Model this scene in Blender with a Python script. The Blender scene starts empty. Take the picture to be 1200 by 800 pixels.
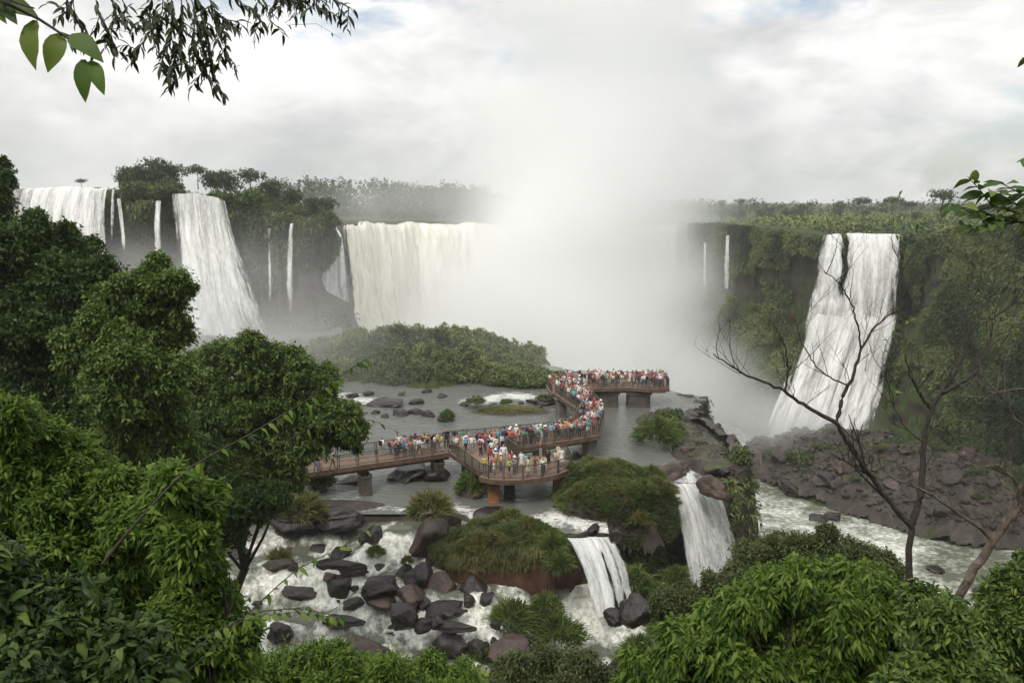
import bpy, math, random
import numpy as np
from mathutils import Vector, Matrix

SC = bpy.context.scene
COL = SC.collection
rng = np.random.default_rng(7)
random.seed(7)

# ------------------------------------------------------------------ camera
EYE = np.array([0.0, 0.0, 45.0])
PITCH = math.atan(0.165)
cP, sP = math.cos(PITCH), math.sin(PITCH)
cam_data = bpy.data.cameras.new('camera')
cam_data.lens = 30.0
cam_data.sensor_width = 36.0
cam_data.clip_start = 0.1
cam_data.clip_end = 9000.0
cam = bpy.data.objects.new('camera', cam_data)
cam.location = EYE
cam.rotation_euler = (math.radians(90) - PITCH, 0, 0)
COL.objects.link(cam)
SC.camera = cam

# ------------------------------------------------------------------ light, sky, exposure
SUN_EL, SUN_AZ = math.radians(52), math.radians(205)      # azimuth clockwise from north (+Y)
w = bpy.data.worlds.new('World')
SC.world = w
w.use_nodes = True
nt = w.node_tree
nt.nodes.clear()


def N(nt, kind, **kw):
    n = nt.nodes.new(kind)
    for k, v in kw.items():
        setattr(n, k, v)
    return n


def mth(nt, op, a, b=None, c=None):
    n = N(nt, 'ShaderNodeMath', operation=op)
    for i, q in enumerate((a, b, c)):
        if q is None:
            continue
        if isinstance(q, (int, float)):
            n.inputs[i].default_value = q
        else:
            nt.links.new(q, n.inputs[i])
    return n.outputs[0]


def ramp(nt, fac, stops, interp='LINEAR'):
    n = N(nt, 'ShaderNodeValToRGB')
    cr = n.color_ramp
    cr.interpolation = interp
    while len(cr.elements) > 1:
        cr.elements.remove(cr.elements[-1])
    for i, (p, c) in enumerate(stops):
        e = cr.elements[0] if i == 0 else cr.elements.new(p)
        e.position = p
        if isinstance(c, (int, float)):
            c = (c, c, c)
        e.color = (c[0], c[1], c[2], 1)
    nt.links.new(fac, n.inputs[0])
    return n.outputs[0]


def noise(nt, vec, scale, detail=4, rough=0.55, dist=0.0):
    n = N(nt, 'ShaderNodeTexNoise')
    n.inputs['Scale'].default_value = scale
    n.inputs['Detail'].default_value = detail
    n.inputs['Roughness'].default_value = rough
    n.inputs['Distortion'].default_value = dist
    if vec is not None:
        nt.links.new(vec, n.inputs['Vector'])
    return n.outputs[0]


def mapping(nt, vec, scale=(1, 1, 1), loc=(0, 0, 0)):
    n = N(nt, 'ShaderNodeMapping')
    n.inputs['Scale'].default_value = scale
    n.inputs['Location'].default_value = loc
    nt.links.new(vec, n.inputs['Vector'])
    return n.outputs[0]


def mixc(nt, fac, a, b, blend='MIX'):
    n = N(nt, 'ShaderNodeMix', data_type='RGBA', blend_type=blend)
    for i, q in ((0, fac), (6, a), (7, b)):
        if isinstance(q, (int, float)):
            n.inputs[i].default_value = q
        elif isinstance(q, tuple):
            n.inputs[i].default_value = (*q, 1)
        else:
            nt.links.new(q, n.inputs[i])
    return n.outputs[2]


sky = N(nt, 'ShaderNodeTexSky', sky_type='NISHITA', sun_disc=False)
sky.sun_elevation = SUN_EL
sky.sun_rotation = SUN_AZ
sky.air_density = 1.0
sky.dust_density = 2.0
tc = N(nt, 'ShaderNodeTexCoord')
sep = N(nt, 'ShaderNodeSeparateXYZ')
nt.links.new(tc.outputs['Generated'], sep.inputs[0])
cdir = mapping(nt, tc.outputs['Generated'], (1.0, 1.0, 2.3), (0.33, 0.12, 0.05))
big = noise(nt, cdir, 3.6, 10, 0.55, 0.5)
fine = noise(nt, mapping(nt, tc.outputs['Generated'], (1.0, 1.0, 1.9), (4.1, 2.2, 0.7)), 9.0, 9, 0.6, 0.3)
shade = mth(nt, 'ADD', mth(nt, 'MULTIPLY', big, 0.66), mth(nt, 'MULTIPLY', fine, 0.34))
cloud_col = ramp(nt, shade, [(0.38, (0.46, 0.47, 0.485)), (0.45, (0.60, 0.605, 0.61)), (0.50, (0.71, 0.712, 0.705)),
                             (0.55, (0.83, 0.825, 0.81)), (0.64, (0.96, 0.95, 0.92))])
gap = ramp(nt, noise(nt, mapping(nt, tc.outputs['Generated'], (1.0, 1.0, 2.2), (1.7, 0.9, 2.4)), 5.2, 8, 0.6, 0.3),
           [(0.55, 0.0), (0.66, 0.75)])
up = mth(nt, 'ADD', mth(nt, 'MULTIPLY', mth(nt, 'MAXIMUM', sep.outputs[2], 0.0), 0.55), 1.0)
cl = N(nt, 'ShaderNodeVectorMath', operation='SCALE')
nt.links.new(cloud_col, cl.inputs[0])
nt.links.new(mth(nt, 'MULTIPLY', up, 8.3), cl.inputs['Scale'])
bg = N(nt, 'ShaderNodeBackground')
bg.inputs[1].default_value = 0.1
nt.links.new(mixc(nt, gap, cl.outputs[0], sky.outputs[0]), bg.inputs[0])
wo = N(nt, 'ShaderNodeOutputWorld')
nt.links.new(bg.outputs[0], wo.inputs[0])

sun_data = bpy.data.lights.new('sun', 'SUN')
sun_data.energy = 1.5
sun_data.angle = math.radians(14)
sun_data.color = (1.0, 0.965, 0.90)
sun = bpy.data.objects.new('sun', sun_data)
sdir = Vector((math.sin(SUN_AZ) * math.cos(SUN_EL), math.cos(SUN_AZ) * math.cos(SUN_EL), math.sin(SUN_EL)))
sun.rotation_euler = sdir.to_track_quat('Z', 'Y').to_euler()
COL.objects.link(sun)

SC.view_settings.view_transform = 'Standard'
SC.view_settings.look = 'None'
SC.view_settings.exposure = 0.55
SC.view_settings.gamma = 1.0
SC.view_settings.use_curve_mapping = False
cy = SC.cycles
cy.max_bounces = 24
cy.diffuse_bounces = 2
cy.glossy_bounces = 2
cy.transmission_bounces = 3
cy.volume_bounces = 24
cy.transparent_max_bounces = 24
cy.use_adaptive_sampling = True
cy.adaptive_threshold = 0.02
cy.caustics_reflective = False
cy.caustics_refractive = False
cy.volume_max_steps = 256

# ------------------------------------------------------------------ helpers: geometry in numpy


def ray(px, py):
    u, v = (px - 600) / 1000.0, (400 - py) / 1000.0
    return np.array([u, cP + v * sP, -sP + v * cP])


def at_t(px, py, t):
    return EYE + ray(px, py) * t


def at_z(px, py, z):
    d = ray(px, py)
    return EYE + d * ((z - EYE[2]) / d[2])


def vn(p, seed=0):
    p = np.asarray(p, float)
    i = np.floor(p).astype(np.int64)
    f = p - i
    f = f * f * (3 - 2 * f)
    out = 0.0
    for dx in (0, 1):
        for dy in (0, 1):
            for dz in (0, 1):
                n = ((i[:, 0] + dx) * 73856093) ^ ((i[:, 1] + dy) * 19349663) ^ ((i[:, 2] + dz) * 83492791) ^ (seed * 265443577)
                n = n & 0xffffffff
                n = ((n ^ (n >> 13)) * 1274126177) & 0xffffffff
                n = ((n ^ (n >> 15)) * 2246822519) & 0xffffffff
                h = ((n >> 8) & 0xffff) / 65535.0
                wgt = (f[:, 0] if dx else 1 - f[:, 0]) * (f[:, 1] if dy else 1 - f[:, 1]) * (f[:, 2] if dz else 1 - f[:, 2])
                out = out + h * wgt
    return out


def fbm(p, octv=4, seed=0, gain=0.5):
    p = np.asarray(p, float)
    a, s, tot = 1.0, 0.0, 0.0
    for o in range(octv):
        s = s + a * vn(p * (2.0 ** o) + 17.3 * o, seed + o)
        tot += a
        a *= gain
    return s / tot


def sst(a, b, x):
    t = np.clip((x - a) / (b - a), 0, 1)
    return t * t * (3 - 2 * t)


def unit(a):
    return a / np.maximum(np.linalg.norm(a, axis=-1, keepdims=True), 1e-9)


def sdpoly(P, poly):
    """signed distance to a polygon in plan, negative inside"""
    poly = np.asarray(poly, float)[:, :2]
    x, y = P[:, 0], P[:, 1]
    d = np.full(len(P), 1e18)
    ins = np.zeros(len(P), bool)
    n = len(poly)
    for i in range(n):
        a, b = poly[i], poly[(i + 1) % n]
        e = b - a
        wx, wy = x - a[0], y - a[1]
        t = np.clip((wx * e[0] + wy * e[1]) / max(e @ e, 1e-12), 0, 1)
        d = np.minimum(d, (wx - e[0] * t) ** 2 + (wy - e[1] * t) ** 2)
        c = (a[1] > y) != (b[1] > y)
        if a[1] != b[1]:
            xi = (b[0] - a[0]) * (y - a[1]) / (b[1] - a[1]) + a[0]
            ins ^= c & (x < xi)
    d = np.sqrt(d)
    return np.where(ins, -d, d)


def gridF(nu, nv):
    """quads of a (nv rows) x (nu columns) vertex grid"""
    i = np.arange(nu - 1)[None, :] + np.arange(nv - 1)[:, None] * nu
    i = i.ravel()
    return np.stack([i, i + 1, i + 1 + nu, i + nu], 1)


def resample(pts, n):
    pts = np.asarray(pts, float)
    s = np.concatenate([[0], np.cumsum(np.linalg.norm(np.diff(pts, axis=0), axis=1))])
    q = np.linspace(0, s[-1], n)
    return np.stack([np.interp(q, s, pts[:, k]) for k in range(pts.shape[1])], 1)


def mesh_data(name, V, F, mats=(), smooth=False, attrs=None, mi=None):
    me = bpy.data.meshes.new(name)
    Fs = F if isinstance(F, (list, tuple)) else [F]
    V = np.asarray(V, np.float32)
    me.vertices.add(len(V))
    me.vertices.foreach_set('co', V.ravel())
    idx = np.concatenate([f.ravel() for f in Fs]).astype(np.int32)
    tot = np.concatenate([np.full(len(f), f.shape[1]) for f in Fs])
    st = np.concatenate([[0], np.cumsum(tot)[:-1]]).astype(np.int32)
    me.loops.add(len(idx))
    me.loops.foreach_set('vertex_index', idx)
    me.polygons.add(len(tot))
    me.polygons.foreach_set('loop_start', st)
    if mi is not None:
        me.polygons.foreach_set('material_index', np.asarray(mi, np.int32))
    for m in mats:
        me.materials.append(m)
    me.update(calc_edges=True)
    me.polygons.foreach_set('use_smooth', np.full(len(tot), bool(smooth)))
    for k, a in (attrs or {}).items():
        at = me.attributes.new(k, 'FLOAT', 'POINT')
        at.data.foreach_set('value', np.asarray(a, np.float32))
    return me


def tag(o, label=None, cat=None, group=None, kind=None):
    for k, v in (('label', label), ('category', cat), ('group', group), ('kind', kind)):
        if v:
            o[k] = v
    return o


def link(name, me, parent=None, loc=None, **kw):
    o = bpy.data.objects.new(name, me)
    COL.objects.link(o)
    if parent is not None:
        o.parent = parent
    if loc is not None:
        o.location = loc
    return tag(o, **kw)


def build(name, V, F, mats, parent=None, smooth=False, attrs=None, mi=None, **kw):
    """a mesh given in world coordinates; its origin is put at its parent's place"""
    if not isinstance(mats, (list, tuple)):
        mats = [mats]
    V = np.asarray(V, float)
    if parent is not None:
        V = V - np.array(parent.location)
    return link(name, mesh_data(name, V, F, mats, smooth, attrs, mi), parent, **kw)


def thing(name, label, cat, loc, group=None, rz=0.0):
    o = bpy.data.objects.new(name, None)
    o.empty_display_size = 0.3
    COL.objects.link(o)
    o.location = tuple(loc)
    o.rotation_euler.z = rz
    return tag(o, label, cat, group)


def copy_thing(o, loc, rz=0.0, scale=1.0, label=None, group=None, cat=None):
    r = o.copy()
    COL.objects.link(r)
    r.location = tuple(loc)
    r.rotation_euler = (0, 0, rz)
    r.scale = (scale,) * 3 if isinstance(scale, (int, float)) else scale
    tag(r, label, cat, group)
    for ch in o.children:
        c = ch.copy()
        COL.objects.link(c)
        c.parent = r
        for g in ch.children:
            d = g.copy()
            COL.objects.link(d)
            d.parent = c
    return r


def box(x0, x1, y0, y1, z0, z1):
    V = np.array([[x, y, z] for z in (z0, z1) for y in (y0, y1) for x in (x0, x1)], float)
    F = np.array([[0, 2, 3, 1], [4, 5, 7, 6], [0, 1, 5, 4], [2, 6, 7, 3], [0, 4, 6, 2], [1, 3, 7, 5]])
    return V, F


def join(parts):
    """[(V,F),...] with faces of one size"""
    Vs, Fs, n = [], [], 0
    for V, F in parts:
        Vs.append(V)
        Fs.append(F + n)
        n += len(V)
    return np.concatenate(Vs), np.concatenate(Fs)


def tube(path, radii, sides=6):
    """tapered tube round a polyline, quads; both ends drawn to a point"""
    path = np.asarray(path, float)
    n = len(path)
    radii = np.asarray(radii, float)
    T = unit(np.gradient(path, axis=0))
    ref = np.array([0.31, 0.22, 0.92])
    A = unit(np.cross(T, ref))
    B = np.cross(T, A)
    a = np.linspace(0, 2 * np.pi, sides, endpoint=False)
    V = path[:, None] + radii[:, None, None] * (np.cos(a)[None, :, None] * A[:, None] + np.sin(a)[None, :, None] * B[:, None])
    V = V.reshape(-1, 3)
    i = np.arange(n - 1)[:, None] * sides + np.arange(sides)[None]
    j = np.arange(n - 1)[:, None] * sides + (np.arange(sides)[None] + 1) % sides
    F = np.stack([i, j, j + sides, i + sides], -1).reshape(-1, 4)
    V = np.concatenate([V, path[-1:] + T[-1:] * radii[-1]])
    k = np.arange(sides)
    tip = len(V) - 1
    cap = np.stack([(n - 1) * sides + k, (n - 1) * sides + (k + 1) % sides, np.full(sides, tip), np.full(sides, tip)], 1)
    return V, F if radii[-1] < 1e-4 else np.concatenate([F, cap[:, [0, 1, 2, 3]]])


def leaves(P, D, Nn, L, W, kind='quad', droop=0.0, tint=None):
    """leaf blades: base points P, directions D, normals Nn. Returns V, F(tris), tint per vertex"""
    n = len(P)
    L = np.broadcast_to(np.asarray(L, float), (n,))[:, None]
    W = np.broadcast_to(np.asarray(W, float), (n,))[:, None]
    D = unit(D)
    S = unit(np.cross(D, Nn))
    U = np.cross(S, D)
    if tint is None:
        tint = rng.random(n)
    down = np.array([0, 0, -1.0])
    if kind == 'quad':
        vs = [P, P + D * L * 0.45 + S * W * 0.5 - U * W * 0.15, P + D * L + down * L * droop, P + D * L * 0.45 - S * W * 0.5 - U * W * 0.15]
        V = np.stack(vs, 1).reshape(-1, 3)
        F = np.array([[0, 1, 2], [0, 2, 3]])
        k = 4
    elif kind == 'blade':
        vs = [P - S * W * 0.5, P + S * W * 0.5,
              P + D * L * 0.5 + S * W * 0.42 + down * L * droop * 0.3, P + D * L * 0.5 - S * W * 0.42 + down * L * droop * 0.3,
              P + D * L + down * L * droop]
        V = np.stack(vs, 1).reshape(-1, 3)
        F = np.array([[0, 1, 2], [0, 2, 3], [3, 2, 4]])
        k = 5
    else:
        m1 = P + D * L * 0.33 + U * W * 0.10 + down * L * droop * 0.10
        m2 = P + D * L * 0.68 + U * W * 0.08 + down * L * droop * 0.45
        tp = P + D * L + down * L * droop
        vs = [P, m1 + S * W * 0.46 - U * W * 0.16, m1, m1 - S * W * 0.46 - U * W * 0.16,
              m2 + S * W * 0.34 - U * W * 0.12, m2, m2 - S * W * 0.34 - U * W * 0.12, tp]
        V = np.stack(vs, 1).reshape(-1, 3)
        F = np.array([[0, 2, 1], [0, 3, 2], [1, 2, 5], [1, 5, 4], [2, 3, 6], [2, 6, 5], [4, 5, 7], [5, 6, 7]])
        k = 8
    F = (F[None] + (np.arange(n) * k)[:, None, None]).reshape(-1, 3)
    return V, F, np.repeat(tint, k)


def rnd3(n):
    return unit(rng.normal(size=(n, 3)))


def crown(clumps, tips, per_tip, twig, L, W, kind='quad', droop=0.25, hang=0.3, updir=0.35, jit=0.25, hollow=0.55, gap_=0.36, sprig=0.0):
    """foliage of a tree: clumps [(x,y,z,rx,ry,rz)], tips per clump, leaves per twig tip"""
    Ps, Ds, Ns, Ts = [], [], [], []
    tips0, rm = tips, np.mean([c[3] for c in clumps])
    for c in clumps:
        c = np.asarray(c, float)
        tips = max(8, int(tips0 * min((c[3] / rm) ** 1.7, 2.2)))
        d = rnd3(tips)
        d[:, 2] = np.where(d[:, 2] < -0.75, -d[:, 2], d[:, 2])
        lump = 0.55 + 0.85 * fbm(d * 2.3 + c[:3] * 0.7, 3, 11)
        fr = (1 - hollow * rng.random(tips) ** 1.6) * lump
        tip = c[:3] + d * c[3:6] * fr[:, None]
        ok = fbm(tip / c[3] * 2.2 + 3.1, 2, 15) > gap_
        tip, d, tips = tip[ok], d[ok], int(ok.sum())
        o = unit(d + np.array([0, 0, updir]) + rng.normal(size=(tips, 3)) * 0.45)
        bt = np.clip(0.5 + rng.normal(size=tips) * 0.22, 0, 1)
        k = per_tip
        T = np.repeat(tip, k, 0)
        O = np.repeat(o, k, 0)
        a = rng.random((tips * k, 1))
        P = T - O * a * twig + rng.normal(size=(tips * k, 3)) * twig * jit
        D = unit(O * 0.45 + rnd3(tips * k) * 0.95 + np.array([0, 0, -hang]))
        Ps.append(P)
        Ds.append(D)
        Ns.append(np.array([0, 0, 1.0]) + rng.normal(size=(tips * k, 3)) * 0.55 + O * 0.4)
        Ts.append(np.clip(np.repeat(bt, k) + rng.normal(size=tips * k) * 0.16, 0, 1))
        if sprig:
            m = max(2, int(tips * sprig))
            d = unit(rnd3(m) + np.array([0, 0, 0.45]))
            k = 13
            a = np.linspace(0.72, 1.32, k)[None, :, None] * (0.85 + 0.25 * rng.random((m, 1, 1)))
            q = (c[:3] + d[:, None] * c[3:6] * a + np.array([0, 0, -0.12]) * c[3] * np.maximum(a - 1, 0)).reshape(-1, 3) + rng.normal(size=(m * k, 3)) * twig * 0.12
            O = np.repeat(d, k, 0)
            Ps.append(q)
            Ds.append(unit(O * 0.6 + rnd3(m * k) * 0.8 + np.array([0, 0, -hang])))
            Ns.append(np.array([0, 0, 1.0]) + rng.normal(size=(m * k, 3)) * 0.5)
            Ts.append(np.clip(0.66 + rng.normal(size=m * k) * 0.18, 0, 1))
    P, D, Nn, T = map(np.concatenate, (Ps, Ds, Ns, Ts))
    n = len(P)
    s = 0.7 + 0.6 * rng.random(n)
    return leaves(P, D, Nn, L * s, W * s, kind, droop, T)


def limbs(base, clumps, r0, sides=7, wob=0.3, low=0.35):
    """trunk and limbs reaching for the clump centres, one (V,F)"""
    base = np.asarray(base, float)
    cl = np.asarray(clumps, float)[:, :3]
    top = cl.mean(0)
    top[2] = cl[:, 2].max() - 0.2 * (cl[:, 2].max() - base[2])
    trunk = np.array([base + (top - base) * s + np.append(rng.normal(size=2) * wob * (s > 0), 0) for s in np.linspace(0, 1, 7)])
    out = [tube(trunk, np.linspace(r0, r0 * 0.3, 7), sides)]
    for c in cl:
        s = np.clip(low + 0.55 * rng.random(), 0, 0.92)
        k = s * 6
        a = trunk[int(k)] + (trunk[min(int(k) + 1, 6)] - trunk[int(k)]) * (k - int(k))
        m = (a + c) / 2 + rng.normal(size=3) * wob + np.array([0, 0, -0.05 * np.linalg.norm(c - a)])
        pts = resample(np.array([a, a * 0.6 + m * 0.4, m, c]), 6)
        out.append(tube(pts, np.linspace(r0 * 0.42 * (1 - 0.5 * s), r0 * 0.06, 6), 5))
    return join(out)

# ------------------------------------------------------------------ materials


def new_mat(name):
    m = bpy.data.materials.new(name)
    m.use_nodes = True
    t = m.node_tree
    b = t.nodes['Principled BSDF']
    return m, t, b


def plain(name, col, rough=0.7, var=0.25, scale=8.0, metal=0.0, spec=0.4, bump=0.0):
    m, t, b = new_mat(name)
    g = N(t, 'ShaderNodeTexCoord').outputs['Object']
    f = noise(t, g, scale, 5)
    lo = tuple(c * (1 - var) for c in col)
    hi = tuple(min(c * (1 + var), 0.95) for c in col)
    t.links.new(ramp(t, f, [(0.3, lo), (0.7, hi)]), b.inputs['Base Color'])
    b.inputs['Roughness'].default_value = rough
    b.inputs['Metallic'].default_value = metal
    b.inputs['Specular IOR Level'].default_value = spec
    if bump:
        bn = N(t, 'ShaderNodeBump')
        bn.inputs['Strength'].default_value = bump
        bn.inputs['Distance'].default_value = 0.05
        t.links.new(f, bn.inputs['Height'])
        t.links.new(bn.outputs[0], b.inputs['Normal'])
    return m


def leaf_mat(name, lo, mid, hi, rough=0.55, trans=0.3, spec=0.3):
    """leaf colours picked by the tint that every leaf carries"""
    m, t, b = new_mat(name)
    a = N(t, 'ShaderNodeAttribute', attribute_name='tint')
    col = ramp(t, a.outputs['Fac'], [(0.05, lo), (0.5, mid), (0.95, hi)])
    t.links.new(col, b.inputs['Base Color'])
    b.inputs['Roughness'].default_value = rough
    b.inputs['Specular IOR Level'].default_value = spec
    tr = N(t, 'ShaderNodeBsdfTranslucent')
    t.links.new(mixc(t, 0.4, col, (0.10, 0.16, 0.015)), tr.inputs[0])
    mx = N(t, 'ShaderNodeMixShader')
    mx.inputs[0].default_value = trans
    t.links.new(b.outputs[0], mx.inputs[1])
    t.links.new(tr.outputs[0], mx.inputs[2])
    t.links.new(mx.outputs[0], t.nodes['Material Output'].inputs[0])
    return m


MAT = {}
MAT['leaf_dark'] = leaf_mat('dark leaves', (0.012, 0.028, 0.007), (0.034, 0.068, 0.013), (0.098, 0.148, 0.032))
MAT['leaf_mid'] = leaf_mat('mid green leaves', (0.020, 0.046, 0.009), (0.075, 0.128, 0.021), (0.180, 0.235, 0.048))
MAT['leaf_bright'] = leaf_mat('bright green leaves', (0.020, 0.052, 0.007), (0.084, 0.158, 0.016), (0.195, 0.270, 0.040), trans=0.42)
MAT['leaf_olive'] = leaf_mat('olive leaves', (0.026, 0.038, 0.012), (0.066, 0.086, 0.024), (0.13, 0.15, 0.050))
MAT['leaf_forest'] = leaf_mat('forest leaves', (0.018, 0.034, 0.012), (0.046, 0.074, 0.024), (0.090, 0.118, 0.040), trans=0.15)
MAT['leaf_cliff'] = leaf_mat('cliff plants', (0.018, 0.032, 0.010), (0.062, 0.092, 0.024), (0.155, 0.180, 0.058), trans=0.15)
MAT['leaf_plain'] = leaf_mat('plateau scrub', (0.045, 0.072, 0.018), (0.100, 0.140, 0.036), (0.18, 0.21, 0.065), trans=0.15)
MAT['grass'] = leaf_mat('green grass', (0.034, 0.058, 0.012), (0.092, 0.140, 0.028), (0.19, 0.23, 0.065), trans=0.25)
MAT['grass_dry'] = leaf_mat('yellowing grass', (0.060, 0.075, 0.018), (0.135, 0.145, 0.038), (0.23, 0.20, 0.075), trans=0.25)
MAT['leaf_shade'] = leaf_mat('fine dark leaves', (0.010, 0.018, 0.007), (0.022, 0.038, 0.012), (0.040, 0.062, 0.018), trans=0.06)
MAT['bark_dark'] = plain('dark bark', (0.034, 0.027, 0.023), 0.85, 0.45, 14.0, bump=0.6)
MAT['bark_pale'] = plain('lichen bark', (0.095, 0.074, 0.056), 0.85, 0.75, 9.0, bump=0.6)
MAT['twig'] = plain('thin twigs', (0.045, 0.038, 0.028), 0.8, 0.3)


def rock_mat(name, c0, c1, c2, rough=0.45, scale=0.9, moss=None, moss_amt=0.0, spec=0.45, streak=0.0):
    m, t, b = new_mat(name)
    g = N(t, 'ShaderNodeTexCoord').outputs['Object']
    geo = N(t, 'ShaderNodeNewGeometry')
    f = noise(t, g, scale, 8, 0.62)
    f2 = noise(t, g, scale * 6, 6, 0.65)
    f3 = noise(t, g, scale * 22, 4, 0.6)
    s = mth(t, 'ADD', mth(t, 'ADD', mth(t, 'MULTIPLY', f, 0.55), mth(t, 'MULTIPLY', f2, 0.30)), mth(t, 'MULTIPLY', f3, 0.15))
    if streak:
        st = noise(t, mapping(t, g, (0.7, 0.7, 0.035)), 1.0, 6, 0.65)
        s = mth(t, 'ADD', mth(t, 'MULTIPLY', s, 1 - streak), mth(t, 'MULTIPLY', st, streak))
    col = ramp(t, s, [(0.36, c0), (0.5, c1), (0.66, c2)])
    if moss:
        sp = N(t, 'ShaderNodeSeparateXYZ')
        t.links.new(geo.outputs['Normal'], sp.inputs[0])
        mk = mth(t, 'ADD', mth(t, 'MULTIPLY', sp.outputs[2], 0.35), noise(t, g, scale * 1.7, 6, 0.6))
        mk = ramp(t, mk, [(0.62 - moss_amt, 0.0), (0.78 - moss_amt, 1.0)])
        mcol = ramp(t, f2, [(0.35, tuple(k * 0.55 for k in moss)), (0.65, moss)])
        col = mixc(t, mk, col, mcol)
    t.links.new(col, b.inputs['Base Color'])
    b.inputs['Roughness'].default_value = rough
    b.inputs['Specular IOR Level'].default_value = spec
    bn = N(t, 'ShaderNodeBump')
    bn.inputs['Strength'].default_value = 0.8
    bn.inputs['Distance'].default_value = 0.25 / max(scale, 0.3)
    t.links.new(s, bn.inputs['Height'])
    t.links.new(bn.outputs[0], b.inputs['Normal'])
    return m


MAT['rock_wet'] = rock_mat('wet basalt', (0.007, 0.006, 0.006), (0.019, 0.015, 0.014), (0.060, 0.045, 0.037), 0.27)
MAT['rock_brown'] = rock_mat('brown basalt', (0.022, 0.014, 0.011), (0.062, 0.039, 0.029), (0.140, 0.092, 0.068), 0.42)
MAT['rock_bank'] = rock_mat('gorge bank rock', (0.013, 0.010, 0.008), (0.038, 0.029, 0.021), (0.105, 0.082, 0.060), 0.6, 0.7)
MAT['rock_moss'] = rock_mat('mossy rock', (0.018, 0.014, 0.012), (0.050, 0.034, 0.026), (0.10, 0.066, 0.048), 0.6, 0.7, (0.055, 0.065, 0.022), -0.14)
MAT['red_soil'] = rock_mat('red soil', (0.026, 0.013, 0.008), (0.078, 0.034, 0.019), (0.150, 0.074, 0.042), 0.85, 0.8, (0.07, 0.085, 0.022), 0.0)
MAT['cliff'] = rock_mat('cliff basalt', (0.020, 0.016, 0.015), (0.058, 0.044, 0.039), (0.115, 0.085, 0.072), 0.7, 0.22, (0.050, 0.062, 0.022), -0.06, 0.25, 0.55)
MAT['cliff_green'] = rock_mat('overgrown cliff', (0.018, 0.015, 0.012), (0.042, 0.036, 0.025), (0.085, 0.068, 0.048), 0.8, 0.25, (0.045, 0.066, 0.018), 0.12, 0.2, 0.35)


def ground_mat():
    m, t, b = new_mat('ground')
    g = N(t, 'ShaderNodeTexCoord').outputs['Object']
    f = noise(t, g, 0.05, 8, 0.6)
    f2 = noise(t, g, 0.9, 6, 0.65)
    s = mth(t, 'ADD', mth(t, 'MULTIPLY', f, 0.5), mth(t, 'MULTIPLY', f2, 0.5))
    t.links.new(ramp(t, s, [(0.36, (0.020, 0.022, 0.010)), (0.48, (0.045, 0.060, 0.018)), (0.6, (0.085, 0.105, 0.030))]), b.inputs['Base Color'])
    b.inputs['Roughness'].default_value = 0.95
    b.inputs['Specular IOR Level'].default_value = 0.1
    return m


MAT['ground'] = ground_mat()


def water_mat(name, deep, foam_lo, foam_hi, rough, wscale, wstr, stretch=(1, 1, 1), thr=(0.46, 0.62), fscale=0.9):
    """water: dark glossy body; foam where the surface carries foam and the noise agrees"""
    m, t, b = new_mat(name)
    g = N(t, 'ShaderNodeTexCoord').outputs['Object']
    gs = mapping(t, g, stretch)
    a = N(t, 'ShaderNodeAttribute', attribute_name='foam')
    n1 = noise(t, gs, fscale, 9, 0.66, 0.8)
    n2 = noise(t, gs, fscale * 5, 6, 0.7, 0.4)
    k = mth(t, 'ADD', mth(t, 'MULTIPLY', n1, 0.62), mth(t, 'MULTIPLY', n2, 0.38))
    k = mth(t, 'ADD', k, mth(t, 'MULTIPLY', mth(t, 'SUBTRACT', a.outputs['Fac'], 0.5), 0.5))
    fm = ramp(t, k, [(thr[0], 0.0), (thr[1], 1.0)])
    fcol = ramp(t, n2, [(0.35, foam_lo), (0.62, foam_hi)])
    t.links.new(mixc(t, fm, deep, fcol), b.inputs['Base Color'])
    t.links.new(mixc(t, fm, (rough,) * 3, (0.75,) * 3), b.inputs['Roughness'])
    b.inputs['IOR'].default_value = 1.33
    w1 = noise(t, mapping(t, g, (stretch[0] * 1.0, stretch[1] * 1.6, 1)), wscale, 5, 0.6, 0.6)
    bn = N(t, 'ShaderNodeBump')
    bn.inputs['Strength'].default_value = wstr
    bn.inputs['Distance'].default_value = 0.22
    t.links.new(mth(t, 'ADD', w1, mth(t, 'MULTIPLY', fm, 0.25)), bn.inputs['Height'])
    t.links.new(bn.outputs[0], b.inputs['Normal'])
    return m


MAT['river'] = water_mat('river water', (0.130, 0.133, 0.120), (0.40, 0.41, 0.37), (0.80, 0.80, 0.75), 0.12, 1.0, 0.9, (0.7, 1.3, 1), (0.50, 0.64))
MAT['rapids'] = water_mat('rapids', (0.115, 0.122, 0.09), (0.38, 0.39, 0.32), (0.86, 0.86, 0.79), 0.25, 0.9, 0.35, (0.9, 0.5, 1), (0.39, 0.60), 0.55)
MAT['gorge_water'] = water_mat('gorge water', (0.13, 0.14, 0.10), (0.40, 0.42, 0.35), (0.80, 0.81, 0.74), 0.25, 0.35, 0.6, (0.8, 1.0, 1), (0.42, 0.62), 0.35)


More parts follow.
